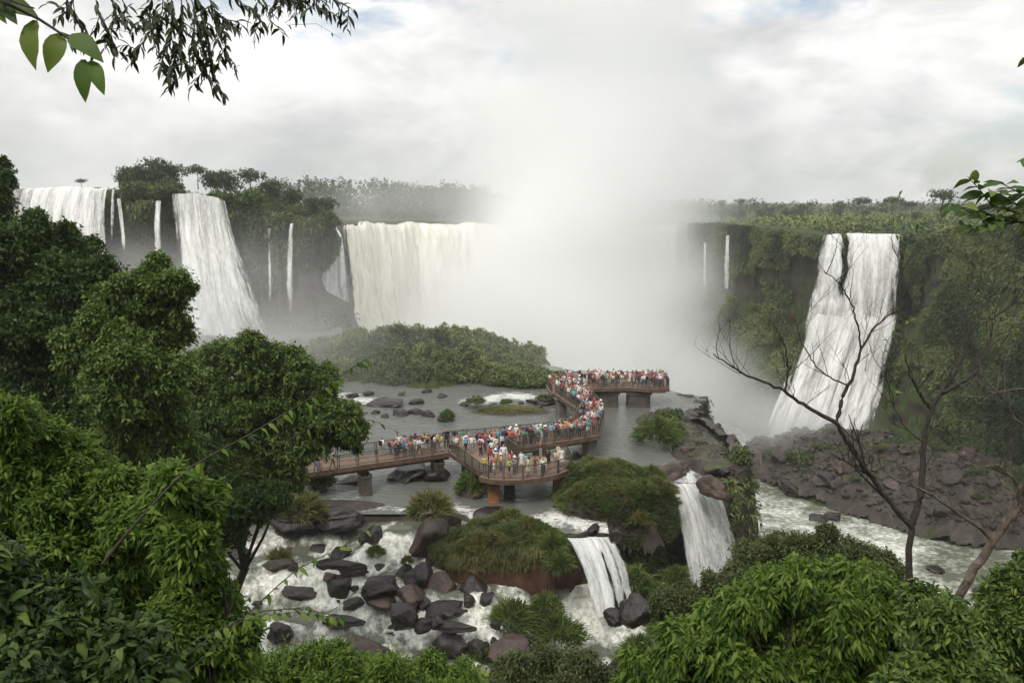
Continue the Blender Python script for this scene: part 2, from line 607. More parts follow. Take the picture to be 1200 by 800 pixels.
def fall_mat(name, hi=(0.80, 0.80, 0.77), lo=(0.44, 0.45, 0.43), sx=2.2, sy=0.10, cov=0.0):
    """falling water: streaks drawn along the fall, thin places let the rock through"""
    m, t, b = new_mat(name)
    uv = N(t, 'ShaderNodeAttribute', attribute_name='flow_u')
    vv = N(t, 'ShaderNodeAttribute', attribute_name='flow_v')
    de = N(t, 'ShaderNodeAttribute', attribute_name='dens')
    cb = N(t, 'ShaderNodeCombineXYZ')
    t.links.new(uv.outputs['Fac'], cb.inputs[0])
    t.links.new(vv.outputs['Fac'], cb.inputs[1])
    s1 = noise(t, mapping(t, cb.outputs[0], (sx * 0.35, sy, 1)), 1.0, 6, 0.6, 0.3)
    s2 = noise(t, mapping(t, cb.outputs[0], (sx * 1.6, sy * 2.2, 1), (5, 3, 1)), 1.0, 7, 0.7, 0.2)
    s3 = noise(t, mapping(t, cb.outputs[0], (sx * 1.2, sx * 0.45, 1), (9, 1, 2)), 1.0, 6, 0.7, 0.5)
    k = mth(t, 'ADD', mth(t, 'ADD', mth(t, 'MULTIPLY', s1, 0.45), mth(t, 'MULTIPLY', s2, 0.30)), mth(t, 'MULTIPLY', s3, 0.25))
    t.links.new(ramp(t, k, [(0.38, lo), (0.56, hi)]), b.inputs['Base Color'])
    b.inputs['Roughness'].default_value = 0.7
    b.inputs['Specular IOR Level'].default_value = 0.2
    al = mth(t, 'ADD', k, mth(t, 'MULTIPLY', mth(t, 'SUBTRACT', de.outputs['Fac'], 0.5), 0.62))
    al = ramp(t, al, [(0.36 - cov, 0.0), (0.50 - cov, 0.75), (0.66 - cov, 1.0)])
    t.links.new(al, b.inputs['Alpha'])
    bn = N(t, 'ShaderNodeBump')
    bn.inputs['Strength'].default_value = 0.9
    bn.inputs['Distance'].default_value = 0.5
    t.links.new(k, bn.inputs['Height'])
    t.links.new(bn.outputs[0], b.inputs['Normal'])
    return m


MAT['fall'] = fall_mat('falling water')
MAT['fall_cream'] = fall_mat('silty falling water', (0.80, 0.79, 0.70), (0.46, 0.44, 0.34), 0.8, 0.05, 0.08)
MAT['fall_near'] = fall_mat('near falling water', (0.80, 0.80, 0.78), (0.40, 0.41, 0.40), 4.2, 0.35, 0.0)
MAT['deck'] = plain('rusty brown deck beams', (0.108, 0.066, 0.044), 0.8, 0.45, 1.6, bump=0.3)
MAT['deck_top'] = plain('worn deck boards', (0.21, 0.145, 0.105), 0.85, 0.2, 2.5)
MAT['pier'] = plain('dark stained pier concrete', (0.072, 0.060, 0.050), 0.75, 0.5, 1.5, bump=0.4)
MAT['pier_grey'] = plain('grey pier concrete', (0.120, 0.108, 0.095), 0.8, 0.35, 1.2, bump=0.4)
MAT['pier_rust'] = plain('rust stained pier concrete', (0.235, 0.098, 0.040), 0.75, 0.55, 1.1, bump=0.4)
MAT['rail'] = plain('dark brown railing steel', (0.075, 0.062, 0.048), 0.55, 0.3, 6.0)
MAT['rail_mesh'] = plain('green railing mesh', (0.050, 0.058, 0.042), 0.6, 0.3, 6.0)

# ------------------------------------------------------------------ the lie of the land
RIM_LEFT = np.array([at_t(x, y, t) for x, y, t in (
    (-160, 224, 190), (-40, 221, 180), (20, 221, 175), (130, 222, 171), (165, 236, 167), (203, 230, 165), (280, 240, 163), (330, 250, 162),
    (372, 258, 166), (384, 262, 178), (388, 264, 200), (386, 264, 222))])
BASE_LEFT = np.array([at_t(x, 390, t) for x, t in (
    (-160, 182), (-40, 172), (20, 166), (130, 162), (165, 159), (203, 156), (280, 153), (330, 152), (385, 155), (418, 163), (420, 190), (408, 220))])
BASE_LEFT[:, 2] = 16.0
RIM_THROAT = np.array([at_t(x, y, t) for x, y, t in (
    (386, 264, 222), (402, 262, 258), (430, 262, 300), (480, 262, 335), (555, 263, 350), (620, 265, 355), (700, 267, 345), (770, 266, 325), (800, 262, 300))])
BASE_THROAT = np.array([at_t(x, 400, t) for x, t in (
    (400, 218), (425, 250), (450, 290), (492, 324), (557, 339), (620, 344), (695, 334), (760, 314), (785, 290))])
BASE_THROAT[:, 2] = -8
RIM_RIGHT = np.array([at_t(x, y, t) for x, y, t in (
    (800, 262, 300), (822, 262, 265), (850, 262, 236), (880, 265, 215), (920, 270, 197), (962, 277, 184), (1010, 276, 180), (1058, 276, 178), (1082, 282, 184), (1110, 284, 196))])
BASE_RIGHT = np.array([at_t(x, 500, t) for x, t in (
    (725, 290), (745, 250), (765, 222), (800, 198), (845, 184), (885, 174), (940, 170), (1015, 170), (1040, 176), (1070, 186))])
BASE_RIGHT[:, 2] = -6
RIM_NEAR = np.array([at_t(x, y, t) for x, y, t in (
    (1075, 290, 176), (1085, 282, 166), (1110, 272, 157), (1150, 264, 150), (1200, 256, 143), (1260, 250, 132), (1340, 246, 118), (1500, 240, 96), (1900, 240, 75))])
BASE_NEAR = np.array([at_t(x, 540, t) for x, t in (
    (1012, 176), (1012, 160), (1050, 150), (1105, 145), (1180, 137), (1260, 124), (1360, 108), (1540, 84), (2000, 62))])
BASE_NEAR[:, 2] = -5
SHELF_RIM = np.array([(-2, 62.2, 19.3), (4, 62.6, 19.5), (7.8, 63.4, 19.6), (9.2, 66.5, 20.6), (11.2, 70, 20.8), (14.2, 73.2, 19.9), (17.8, 73.6, 19.9),
                      (20.6, 73.6, 21.0), (22.6, 78, 21.6), (22.4, 88, 21.4), (21, 97, 20.4), (25, 107, 20.0), (18, 114, 20.0), (7, 126, 20.0), (-12, 150, 20.0), (-30, 158, 19.0)], float)
SHELF_BASE = np.array([(-2, 59.8, 13), (4.2, 60.6, 12.5), (9.5, 60.6, 10), (12.5, 64.0, 7), (14.5, 67.5, 5), (16.5, 70.2, 6), (20, 70.6, 5),
                       (24.6, 71.2, 0), (27.5, 77, -6), (27.8, 88, -6), (26.5, 98, -6), (31, 109, -6), (22, 119, -6), (10, 131, -6), (-8, 155, -6), (-27, 162, 0)], float)
RAPIDS_Z = lambda x, y: (15.0 + (y - 50) * 0.27 - 3.6 * sst(-1.5, 5.5, x) * sst(64.0, 59.5, y)
                         + 0.44 * np.sin(y * 1.05 + 2.2 * np.sin(x * 0.31 + 0.6) + 1.1 * np.sin(x * 0.83)) * sst(66, 63, y))
GORGE = np.concatenate([RIM_LEFT[8:, :2], RIM_THROAT[1:, :2], RIM_RIGHT[1:9, :2], RIM_NEAR[:, :2], [(190, -60), (70, -60), (34, 20), (20, 50)],
                        [(9, 58), (9, 62)], SHELF_RIM[3:, :2]])
SHELF = np.concatenate([[(-26, 66), (-24, 45), (14, 45)], SHELF_RIM[2:, :2], RIM_LEFT[8::-1, :2], [(-190, 150), (-150, 80), (-60, 72)]])
RIMS = np.concatenate([resample(r, 40) for r in (RIM_LEFT, RIM_THROAT, RIM_RIGHT, RIM_NEAR)])
BANK = np.array([at_z(x, y, -2.5)[:2] for x, y in ((884, 526), (1010, 520), (1210, 545), (1320, 590), (1225, 636), (1120, 628), (1040, 606), (960, 580), (896, 552))])


def ground_z(P):
    x, y = P[:, 0], P[:, 1]
    dg, ds = sdpoly(P, GORGE), sdpoly(P, SHELF)
    d2 = ((P[:, None, :2] - RIMS[None, :, :2]) ** 2).sum(-1) + 4
    wgt = 1 / d2 ** 1.5
    hp = (wgt * RIMS[None, :, 2]).sum(1) / wgt.sum(1) - 0.8
    far = sst(380, 900, np.hypot(x, y))
    hp = hp + far * (36 - hp) + far * 3 * (fbm(P * [0.004, 0.004, 0], 3, 5) - 0.5)
    d = np.minimum(dg, ds)
    bank = -0.8 + 3.0 * sst(-1, -9, sdpoly(P, BANK)) + 1.6 * (fbm(P * [0.2, 0.2, 0], 3, 9) - 0.5)
    bank = np.maximum(np.where(sdpoly(P, BANK) < 4, bank - 0.8 * np.clip(sdpoly(P, BANK), 0, 9), -8), -8)
    shelf = np.where(y < 66.5, RAPIDS_Z(x, y) - 1.1, 18.6)
    z = np.where(ds < 0, shelf, np.where(dg < 0, bank, 0))
    # banks and plateaus outside the two
    left_bank = 21.3 + 0.12 * np.clip(-26 - x, 0, 60)
    hill = 43.3 - 0.62 * np.clip(y, -60, 200) + 1.4 * (fbm(P * [0.12, 0.12, 0], 3, 3) - 0.5)
    near_l = (y < 110) & (x < 10)
    near_r = (x >= 10) & (x < 60 + 0.15 * y) & (y < 110)
    up = np.where(near_l, left_bank, np.where(near_r, -8.0, hp))
    low = np.where(np.minimum(ds, dg + 3) < dg, 18.6, -8.0)
    out = low + (up - low) * sst(2.5, 7.5, d)
    z = np.where(d >= 0, out, z)
    return np.where((y < 62) | ((y < 85) & (x > 24)), np.maximum(z, hill), z)


def spread(lo, hi, step, ends):
    core = np.arange(lo, hi + step * 0.5, step)
    a, b = [], []
    s, v = step, lo
    while v > ends[0]:
        s *= 1.35
        v -= s
        a.append(max(v, ends[0]))
    s, v = step, hi
    while v < ends[1]:
        s *= 1.35
        v += s
        b.append(min(v, ends[1]))
    return np.array(a[::-1] + list(core) + b)


gx, gy = spread(-130, 150, 2.0, (-2600, 2600)), spread(-40, 370, 2.0, (-300, 2600))
GX, GY = np.meshgrid(gx, gy)
GP = np.stack([GX.ravel(), GY.ravel(), np.zeros(GX.size)], 1)
GP[:, 2] = ground_z(GP)
build('ground', GP, gridF(len(gx), len(gy)), MAT['ground'], smooth=True, kind='structure',
      label='green plateau, river banks and gorge bed of the falls')


def hz(x, y):
    return float(ground_z(np.array([[x, y, 0.0]]))[0])


# ------------------------------------------------------------------ water sheets


def seg_dist(P, pts):
    pts = np.asarray(pts, float)
    d = np.full(len(P), 1e9)
    for a, b in zip(pts[:-1], pts[1:]):
        e = (b - a)[:2]
        t = np.clip(((P[:, :2] - a[:2]) @ e) / max(e @ e, 1e-9), 0, 1)
        d = np.minimum(d, np.linalg.norm(P[:, :2] - (a[:2] + t[:, None] * e), axis=1))
    return d


def sheet(x0, x1, y0, y1, step, keep):
    xs, ys = np.arange(x0, x1, step), np.arange(y0, y1, step)
    X, Y = np.meshgrid(xs, ys)
    P = np.stack([X.ravel(), Y.ravel(), np.zeros(X.size)], 1)
    F = gridF(len(xs), len(ys))
    k = keep(P)
    F = F[k[F].all(1)]
    used = np.unique(F)
    m = np.full(len(P), -1)
    m[used] = np.arange(len(used))
    return P[used], m[F]


FOAM_LINES = [(((345, 470), (400, 463), (430, 470)), 2.2, 0.5), (((555, 470), (600, 463), (650, 470)), 2.4, 0.55), (((400, 492), (440, 488)), 1.2, 0.25),
              (((630, 610), (660, 602), (700, 610), (715, 622)), 1.7, 0.60), (((520, 590), (545, 598), (575, 615)), 1.5, 0.5), (((430, 596), (490, 597)), 0.8, 0.4),
              (((360, 592), (425, 582)), 0.9, 0.3), (((640, 484), (655, 476)), 1.2, 0.3), (((790, 545), (805, 552), (805, 572)), 1.2, 0.5), (((765, 492), (800, 505)), 0.8, 0.4)]
rv, rf = sheet(-125, 25, 62, 172, 0.55, lambda P: (sdpoly(P, SHELF) < 0.3) & (P[:, 1] > np.where(P[:, 0] < -4.5, 65.6, 63.0)) & ~((P[:, 0] > 8) & (P[:, 1] < 66)))
foam = 0.18 + 0.25 * (fbm(rv * [0.10, 0.22, 1], 4, 31) - 0.45)
for pts, r, amt in FOAM_LINES:
    d = seg_dist(rv, [at_z(x, y, 20) for x, y in pts])
    foam += amt * np.exp(-(d / r) ** 2)
rv[:, 2] = 20 + 0.10 * (fbm(rv * [0.8, 1.3, 1], 3, 41) - 0.5) + 0.35 * np.clip(foam - 0.3, 0, 1) * (fbm(rv * [1.3, 1.3, 1], 3, 43) - 0.5)
rv[:, 2] -= 0.55 * sst(66.0, 62.8, rv[:, 1]) * (rv[:, 0] > -5)
rv[:, 2] += 0.02 * np.clip(rv[:, 1] - 110, 0, 60)
build('river', rv, rf, MAT['river'], smooth=True, attrs={'foam': foam}, kind='structure', label='broad grey river sliding past the walkway piers')

pv, pf = sheet(-36, 14, 43, 66.4, 0.2, lambda P: (sdpoly(P, SHELF) < 1.0) & ~((P[:, 0] > -4.0) & (P[:, 1] > 63.4)) & ~((P[:, 0] > 3.2) & (P[:, 1] > 61.4)) & ~((P[:, 0] > 7.6) & (P[:, 1] > 59.5)) & (P[:, 1] + 0.0 < 80))
rz = RAPIDS_Z(pv[:, 0], pv[:, 1])
turb = fbm(np.stack([pv[:, 0] * 0.55, pv[:, 1] * 0.8, rz * 0], 1), 5, 51, 0.55)
fine = fbm(np.stack([pv[:, 0] * 1.7, pv[:, 1] * 2.2, rz * 0], 1), 4, 57, 0.6)
rid = 1 - np.abs(2 * turb - 1)
CALM = [((370, 622), (410, 628), (450, 622), (500, 620)), ((620, 690), (690, 700))]
calm = np.zeros(len(pv))
for pts in CALM[:1]:
    calm = np.maximum(calm, np.exp(-(seg_dist(pv, [at_z(x, y, 18.8) for x, y in pts]) / 1.8) ** 2))
stp = np.clip((RAPIDS_Z(pv[:, 0], pv[:, 1] + 0.25) - RAPIDS_Z(pv[:, 0], pv[:, 1] - 0.25)) / 0.5, -0.2, 1.5)
foamr = 0.26 + 0.32 * (rid - 0.75) + 0.60 * (stp - 0.2) + 0.8 * (fbm(pv * [0.16, 0.10, 0], 3, 58) - 0.5) - 0.45 * calm
pv[:, 2] = rz + (0.80 * (turb - 0.5) + 0.16 * (fine - 0.5)) * (1 - 0.8 * calm) * sst(66.5, 65, pv[:, 1])
RAP = build('rapids', pv, pf, MAT['rapids'], smooth=True, attrs={'foam': foamr}, kind='structure', label='creamy white rapids tumbling between black boulders')

gv, gf = sheet(-75, 150, 20, 352, 1.6, lambda P: (sdpoly(P, GORGE) < 6))
gfoam = 0.42 + 0.5 * (fbm(gv * [0.07, 0.05, 1], 4, 61) - 0.5)
for pts, r, amt in ((((890, 595), (960, 625), (1040, 640)), 7, 0.22), (((1040, 645), (1090, 690), (1110, 720)), 3, 0.2), (((900, 522), (1000, 522)), 6, 0.5)):
    gfoam += amt * np.exp(-(seg_dist(gv, [at_z(x, y, -3) for x, y in pts]) / r) ** 2)
gfoam -= 0.12 * np.exp(-(seg_dist(gv, [at_z(x, y, -3) for x, y in ((1120, 660), (1230, 690))]) / 7) ** 2)
gfoam += 0.4 * sst(190, 240, gv[:, 1])
gv[:, 2] = -3 + 0.7 * (fbm(gv * [0.2, 0.2, 1], 4, 63) - 0.5)
build('gorge_river', gv, gf, MAT['gorge_water'], smooth=True, attrs={'foam': gfoam}, kind='structure', label='pale green river churning through the gorge at right')

# ------------------------------------------------------------------ cliffs


def cliff(name, top, base, nu, nv, prof, amp, mat, back=9.0, seed=0, cols=2.6, dents=(), rimn=0.0, **kw):
    u = np.linspace(0, len(top) - 1, nu)
    k = np.arange(len(top))
    seg = np.cumsum(np.concatenate([[0], np.linalg.norm(np.diff((top + base)[:, :2] / 2, axis=0), axis=1)]))
    u = np.interp(np.linspace(0, seg[-1], nu), seg, k)
    T = np.stack([np.interp(u, k, top[:, i]) for i in range(3)], 1)
    B = np.stack([np.interp(u, k, base[:, i]) for i in range(3)], 1)
    tan = np.gradient(T + B, axis=0)[:, :2]
    tan = unit(tan)
    out = np.stack([tan[:, 1], -tan[:, 0], np.zeros(nu)], 1)
    if rimn:
        ar = np.interp(u, k, seg)
        qq = np.stack([ar * 0.55, 0 * ar, 0 * ar], 1)
        T = T + out * (rimn * 3 * (fbm(qq, 4, seed + 51) - 0.5))[:, None] + np.array([0, 0, 1.0]) * (rimn * 1.3 * (fbm(qq * 1.3, 4, seed + 53) - 0.6))[:, None]
    s = np.linspace(0, 1, nv)
    h = prof(s)[:, None, None]
    P = T[None] * (1 - h) + B[None] * h
    P[..., 2] = T[None, :, 2] + (B[:, 2] - T[:, 2])[None] * s[:, None]
    arc = np.interp(u, k, seg)
    q = np.stack([np.broadcast_to(arc, (nv, nu)), P[..., 2], np.zeros((nv, nu))], -1).reshape(-1, 3)
    colm = np.abs(2 * fbm(q * [1 / cols, 1 / 22.0, 1], 3, seed + 3) - 1)
    bigd = fbm(q * [1 / 17.0, 1 / 12.0, 1], 4, seed + 7) - 0.5
    led = fbm(q * [1 / 30.0, 1 / 3.2, 1], 3, seed + 13) - 0.5
    fin = fbm(q * [1 / 1.3, 1 / 1.6, 1], 3, seed + 19) - 0.5
    dsp = amp * (1.9 * bigd + 0.75 * (0.25 - colm) + 0.6 * led + 0.35 * fin).reshape(nv, nu)
    dsp *= np.minimum(1, 0.4 + 4 * s)[:, None]
    pxl = 600 + 1000 * P[..., 0] / (P[..., 1] * cP - (P[..., 2] - 45) * sP)
    for a, b, dep, s0, s1 in dents:
        wd = sst(a - 6, a, pxl) * sst(b + 6, b, pxl) * (sst(s0, s0 + 0.2, s) * sst(s1 + 0.2, s1, s))[:, None]
        dsp = dsp * (1 - 0.6 * wd) - dep * wd
    P = P + out[None] * dsp[..., None]
    caps = []
    for d in (back, back * 0.5, back * 0.15):
        c = T - out * d
        c[:, 2] += -0.05 + 0.6 * (fbm(c * [0.3, 0.3, 0], 2, seed) - 0.5) - 0.02 * d
        caps.append(c)
    G = np.concatenate([np.array(caps), P])
    o = build(name, G.reshape(-1, 3), gridF(nu, nv + 3), mat, smooth=True, kind='structure', **kw)
    du, dv = np.gradient(P, axis=1), np.gradient(P, axis=0)
    Nn = unit(np.cross(du, -dv))
    Nn = np.where((Nn * out[None]).sum(-1, keepdims=True) < 0, -Nn, Nn)
    return P, Nn, o


def scatter(P, Nn, n, mask, seed=0):
    nv, nu = P.shape[:2]
    i, j = rng.random(n * 3) * (nv - 1), rng.random(n * 3) * (nu - 1)
    i0, j0 = i.astype(int), j.astype(int)
    fi, fj = (i - i0)[:, None], (j - j0)[:, None]
    q = P[i0, j0] * (1 - fi) * (1 - fj) + P[i0 + 1, j0] * fi * (1 - fj) + P[i0, j0 + 1] * (1 - fi) * fj + P[i0 + 1, j0 + 1] * fi * fj
    keep = rng.random(n * 3) < mask(i / (nv - 1), j / (nu - 1), q)
    return q[keep][:n], Nn[i0, j0][keep][:n]


def hangers(q, nn, per, L, W, droop=0.5, down=0.6, tscale=0.12, seed=5, lift_k=1.0):
    n = len(q)
    big = fbm(q * tscale, 3, seed)
    lift = np.clip((big - 0.40) * 6, 0, 2.2) * min(1, L * 1.7) * lift_k
    Q = np.repeat(q + nn * lift[:, None], per, 0) + rng.normal(size=(n * per, 3)) * L * 0.35
    O = np.repeat(nn, per, 0)
    D = unit(O * 0.7 + rnd3(n * per) * 1.1 + np.array([0, 0, -down]))
    t = np.clip(np.repeat(0.5 + 2.6 * (big - 0.5) + rng.normal(size=n) * 0.14, per) + rng.normal(size=n * per) * 0.13, 0, 1)
    s = 0.6 + 0.8 * rng.random(n * per)
    return leaves(Q, D, O + np.array([0, 0, 0.5]) + rng.normal(size=(n * per, 3)) * 0.4, L * s, W * s, 'quad', droop, t)


def plant_mass(name, q, nn, mat, per=4, L=0.9, W=0.4, label=None, **kw):
    V, F, t = hangers(q, nn, per, L, W, **kw)
    return build(name, V, F, mat, attrs={'tint': t}, kind='stuff', label=label)


def nz(q, sc, seed):
    return fbm(q * sc, 4, seed)


CL, CLn, _ = cliff('cliff', RIM_LEFT, BASE_LEFT, 330, 60, lambda s: 0.25 * s + 0.75 * sst(0.35, 1.0, s) ** 1.3 - 0.10 * np.sin(np.pi * s), 2.3, MAT['cliff'], 14, 100, dents=((-20, 138, 1.6, -1, 2), (182, 192, 1.2, -1, 2), (200, 300, 2.4, -1, 2), (336, 346, 1.0, -1, 2), (312, 322, 0.6, -1, 2), (372, 460, 3.6, 0.2, 0.62)),
                   label='dark rock cliff with green top between the falls at left')
q, nn = scatter(CL, CLn, 24000, lambda s, u, q: np.clip((nz(q, [0.10, 0.10, 0.05], 4) - 0.42) * 7 + 1.3 - s * 4.4, 0, 1) * (1 - 0.9 * ((u > 0.12) & (u < 0.33))))
plant_mass('cliff_plants', q, nn, MAT['leaf_cliff'], 5, 0.62, 0.30, 'hanging grass and scrub over the top of the left cliff')
q, nn = scatter(CL, CLn, 2500, lambda s, u, q: (s > 0.72) * np.clip((nz(q, 0.1, 9) - 0.45) * 6, 0, 1))
plant_mass('cliff_foot_plants', q, nn, MAT['leaf_forest'], 4, 0.9, 0.5, 'dim green scrub on the rocks at the foot of the left cliff')

TH, THn, _ = cliff('cliff', RIM_THROAT, BASE_THROAT, 200, 40, lambda s: s ** 0.8, 2.0, MAT['cliff'], 12, 200, label='rock wall behind the big horseshoe fall in the mist')
CR, CRn, _ = cliff('cliff', RIM_RIGHT, BASE_RIGHT, 260, 64, lambda s: np.where(s < 0.42, -0.05 * np.sin(np.pi * s / 0.42), sst(0.40, 1.05, s)), 2.9, MAT['cliff_green'], 12, 300, dents=((945, 1058, 1.5, -1, 2),),
                   label='overgrown cliff behind the tall fall at right')
q, nn = scatter(CR, CRn, 60000, lambda s, u, q: np.clip(0.15 + (nz(q, [0.09, 0.09, 0.10], 14) - 0.47) * 7 + 1.3 * (s < 0.10) + 0.9 * (s > 0.5) - 1.0 * ((s > 0.2) & (s < 0.42)), 0, 1))
plant_mass('cliff_plants', q, nn, MAT['leaf_cliff'], 5, 0.55, 0.26, 'green plants clothing the cliff on both sides of the tall right fall', down=0.3, droop=0.3)
CN, CNn, _ = cliff('cliff', RIM_NEAR, BASE_NEAR, 300, 80, lambda s: 0.12 * s + 0.88 * sst(0.10, 1.1, s), 3.6, MAT['cliff_green'], 14, 400,
                   label='steep green wall nearest at right of the tall fall')
q, nn = scatter(CN, CNn, 95000, lambda s, u, q: np.clip(0.30 + (nz(q, [0.10, 0.10, 0.07], 24) - 0.48) * 9 + 1.0 * (s < 0.08), 0, 1) * (u < 0.72))
plant_mass('cliff_plants', q, nn, MAT['leaf_cliff'], 5, 0.46, 0.23, 'drooping green plants covering the near cliff wall at right', droop=0.4, down=0.45)

SH, SHn, _ = cliff('cliff', SHELF_RIM, SHELF_BASE, 300, 36, lambda s: 0.15 * s + 0.85 * s ** 1.5, 0.85, MAT['rock_bank'], 0.9, 500, cols=1.6, rimn=0.55,
                   label='dark mossy rock edge where the river shelf drops away')
q, nn = scatter(SH, SHn, 9000, lambda s, u, q: np.clip((nz(q, 0.22, 34) - 0.44) * 6, 0, 1) * (u < 0.8) * (1 - 0.85 * ((u > 0.20) & (u < 0.30))))
plant_mass('cliff_plants', q, nn, MAT['leaf_cliff'], 5, 0.45, 0.20, 'moss and small plants on the dark shelf edge below the walkway', lift_k=0.2)

# the gorge bank: a skin of broken brown stone over the ground
bv, bf = sheet(BANK[:, 0].min() - 3, BANK[:, 0].max() + 25, BANK[:, 1].min() - 3, BANK[:, 1].max() + 6, 0.6, lambda P: sdpoly(P, BANK) < 3.5)
bv[:, 2] = ground_z(bv) + 0.6 + 2.2 * (fbm(bv * [0.35, 0.35, 0], 4, 71) - 0.45) + 1.1 * (fbm(bv * [1.1, 1.1, 0], 3, 73) - 0.5)
build('gorge_bank', bv, bf, MAT['rock_bank'], smooth=True, kind='structure', label='bank of broken brown rock across the gorge river')

LEDGE_RIM = np.array([(-44, 66.6, 20.5), (-24, 66.3, 20.15), (-17, 66.2, 20.15), (-12.6, 66.1, 20.05), (-11.4, 66.2, 19.85), (-7.4, 66.2, 19.85), (-6.2, 65.8, 20.1), (-3.5, 64.6, 20.0), (-2.0, 63.4, 19.6)])
LEDGE_BASE = LEDGE_RIM + np.array([0.2, -1.0, 0])
LEDGE_BASE[:, 2] = 17.6
cliff('cliff', LEDGE_RIM, LEDGE_BASE, 160, 12, lambda s: s, 0.30, MAT['rock_moss'], 0.9, 600, cols=1.2, label='low dark rock ledge the river spills over left of the round platform')

# ------------------------------------------------------------------ waterfalls


def curtain(lip, base, nu, nv, lipn=0.25, hfun=lambda v: v ** 0.55, dens=0.5, edge=8, amp=0.35, freq=0.8, seed=0, layers=2, dfun=None, step=0.5, fade=0.15):
    lip, base = np.asarray(lip, float), np.asarray(base, float)
    k = np.linspace(0, 1, len(lip))
    u = np.linspace(0, 1, nu)
    kb = np.linspace(0, 1, len(base))
    A = np.stack([np.interp(u, k, lip[:, i]) for i in range(3)], 1)
    B = np.stack([np.interp(u, kb, base[:, i]) for i in range(3)], 1)
    arc = np.concatenate([[0], np.cumsum(np.linalg.norm(np.diff((A + B) / 2, axis=0), axis=1))])
    A[:, 2] += lipn * 2 * (fbm(np.stack([arc * freq * 0.4, 0 * arc, 0 * arc], 1), 3, seed + 90) - 0.5)
    tan = unit(np.gradient((A + B) / 2, axis=0)[:, :2])
    out = np.stack([tan[:, 1], -tan[:, 0], np.zeros(nu)], 1)
    v = np.linspace(0, 1, nv)
    Vs, Fs, fu, fv, de = [], [], [], [], []
    n0 = 0
    for l in range(layers):
        h = hfun(v)[:, None, None]
        P = A[None] * (1 - h) + B[None] * h
        P[..., 2] = A[None, :, 2] + (B[:, 2] - A[:, 2])[None] * v[:, None]
        q = np.stack([np.broadcast_to(arc * freq, (nv, nu)), P[..., 2] * 0.09, np.full((nv, nu), l * 7.0)], -1).reshape(-1, 3)
        d1 = (fbm(q, 4, seed + l) - 0.5).reshape(nv, nu) * amp * 2.2 * (0.25 + v[:, None])
        q2 = np.stack([np.broadcast_to(arc * freq * 1.5, (nv, nu)), P[..., 2] * 0.6, np.full((nv, nu), l * 3.0)], -1).reshape(-1, 3)
        d2 = (fbm(q2, 3, seed + 40 + l) - 0.5).reshape(nv, nu) * amp * 1.1 * v[:, None]
        P = P + out[None] * (d1 + d2 + l * step)[..., None]
        wob = 0.10 * (fbm(np.stack([v * 5.0, 0 * v + l * 3.3, 0 * v], 1), 3, seed + 70) - 0.5)[:, None] * (arc[-1] < 60)
        e = 1 - np.minimum(np.abs(2 * u[None] - 1 + wob) + np.abs(wob), 1.02) ** edge
        dd = dens + 0.55 * (e - 1) - fade * sst(0.72, 1.0, v)[:, None]
        big_ = fbm(np.stack([np.broadcast_to(arc * freq * 0.35, (nv, nu)).ravel(), np.broadcast_to(v[:, None] * 1.2, (nv, nu)).ravel(), np.full(nu * nv, l * 5.0)], 1), 3, seed + 80).reshape(nv, nu)
        dd = dd + 0.9 * (big_ - 0.5)
        if dfun:
            dd += dfun(u[None], v[:, None])
        dd -= 0.10 * l
        Vs.append(P.reshape(-1, 3))
        Fs.append(gridF(nu, nv) + n0)
        n0 += nu * nv
        fu.append(np.broadcast_to(arc + l * 31.7, (nv, nu)).ravel())
        fv.append((-P[..., 2] + l * 9).ravel())
        de.append(dd.ravel())
    return np.concatenate(Vs), np.concatenate(Fs), {'flow_u': np.concatenate(fu), 'flow_v': np.concatenate(fv), 'dens': np.concatenate(de)}


def waterfall(label, lip, base, nu, nv, mat='fall', group=None, **kw):
    V, F, at = curtain(lip, base, nu, nv, **kw)
    o = build('waterfall', V, F, MAT[mat], smooth=True, attrs=at)
    return tag(o, label, 'waterfall', group)


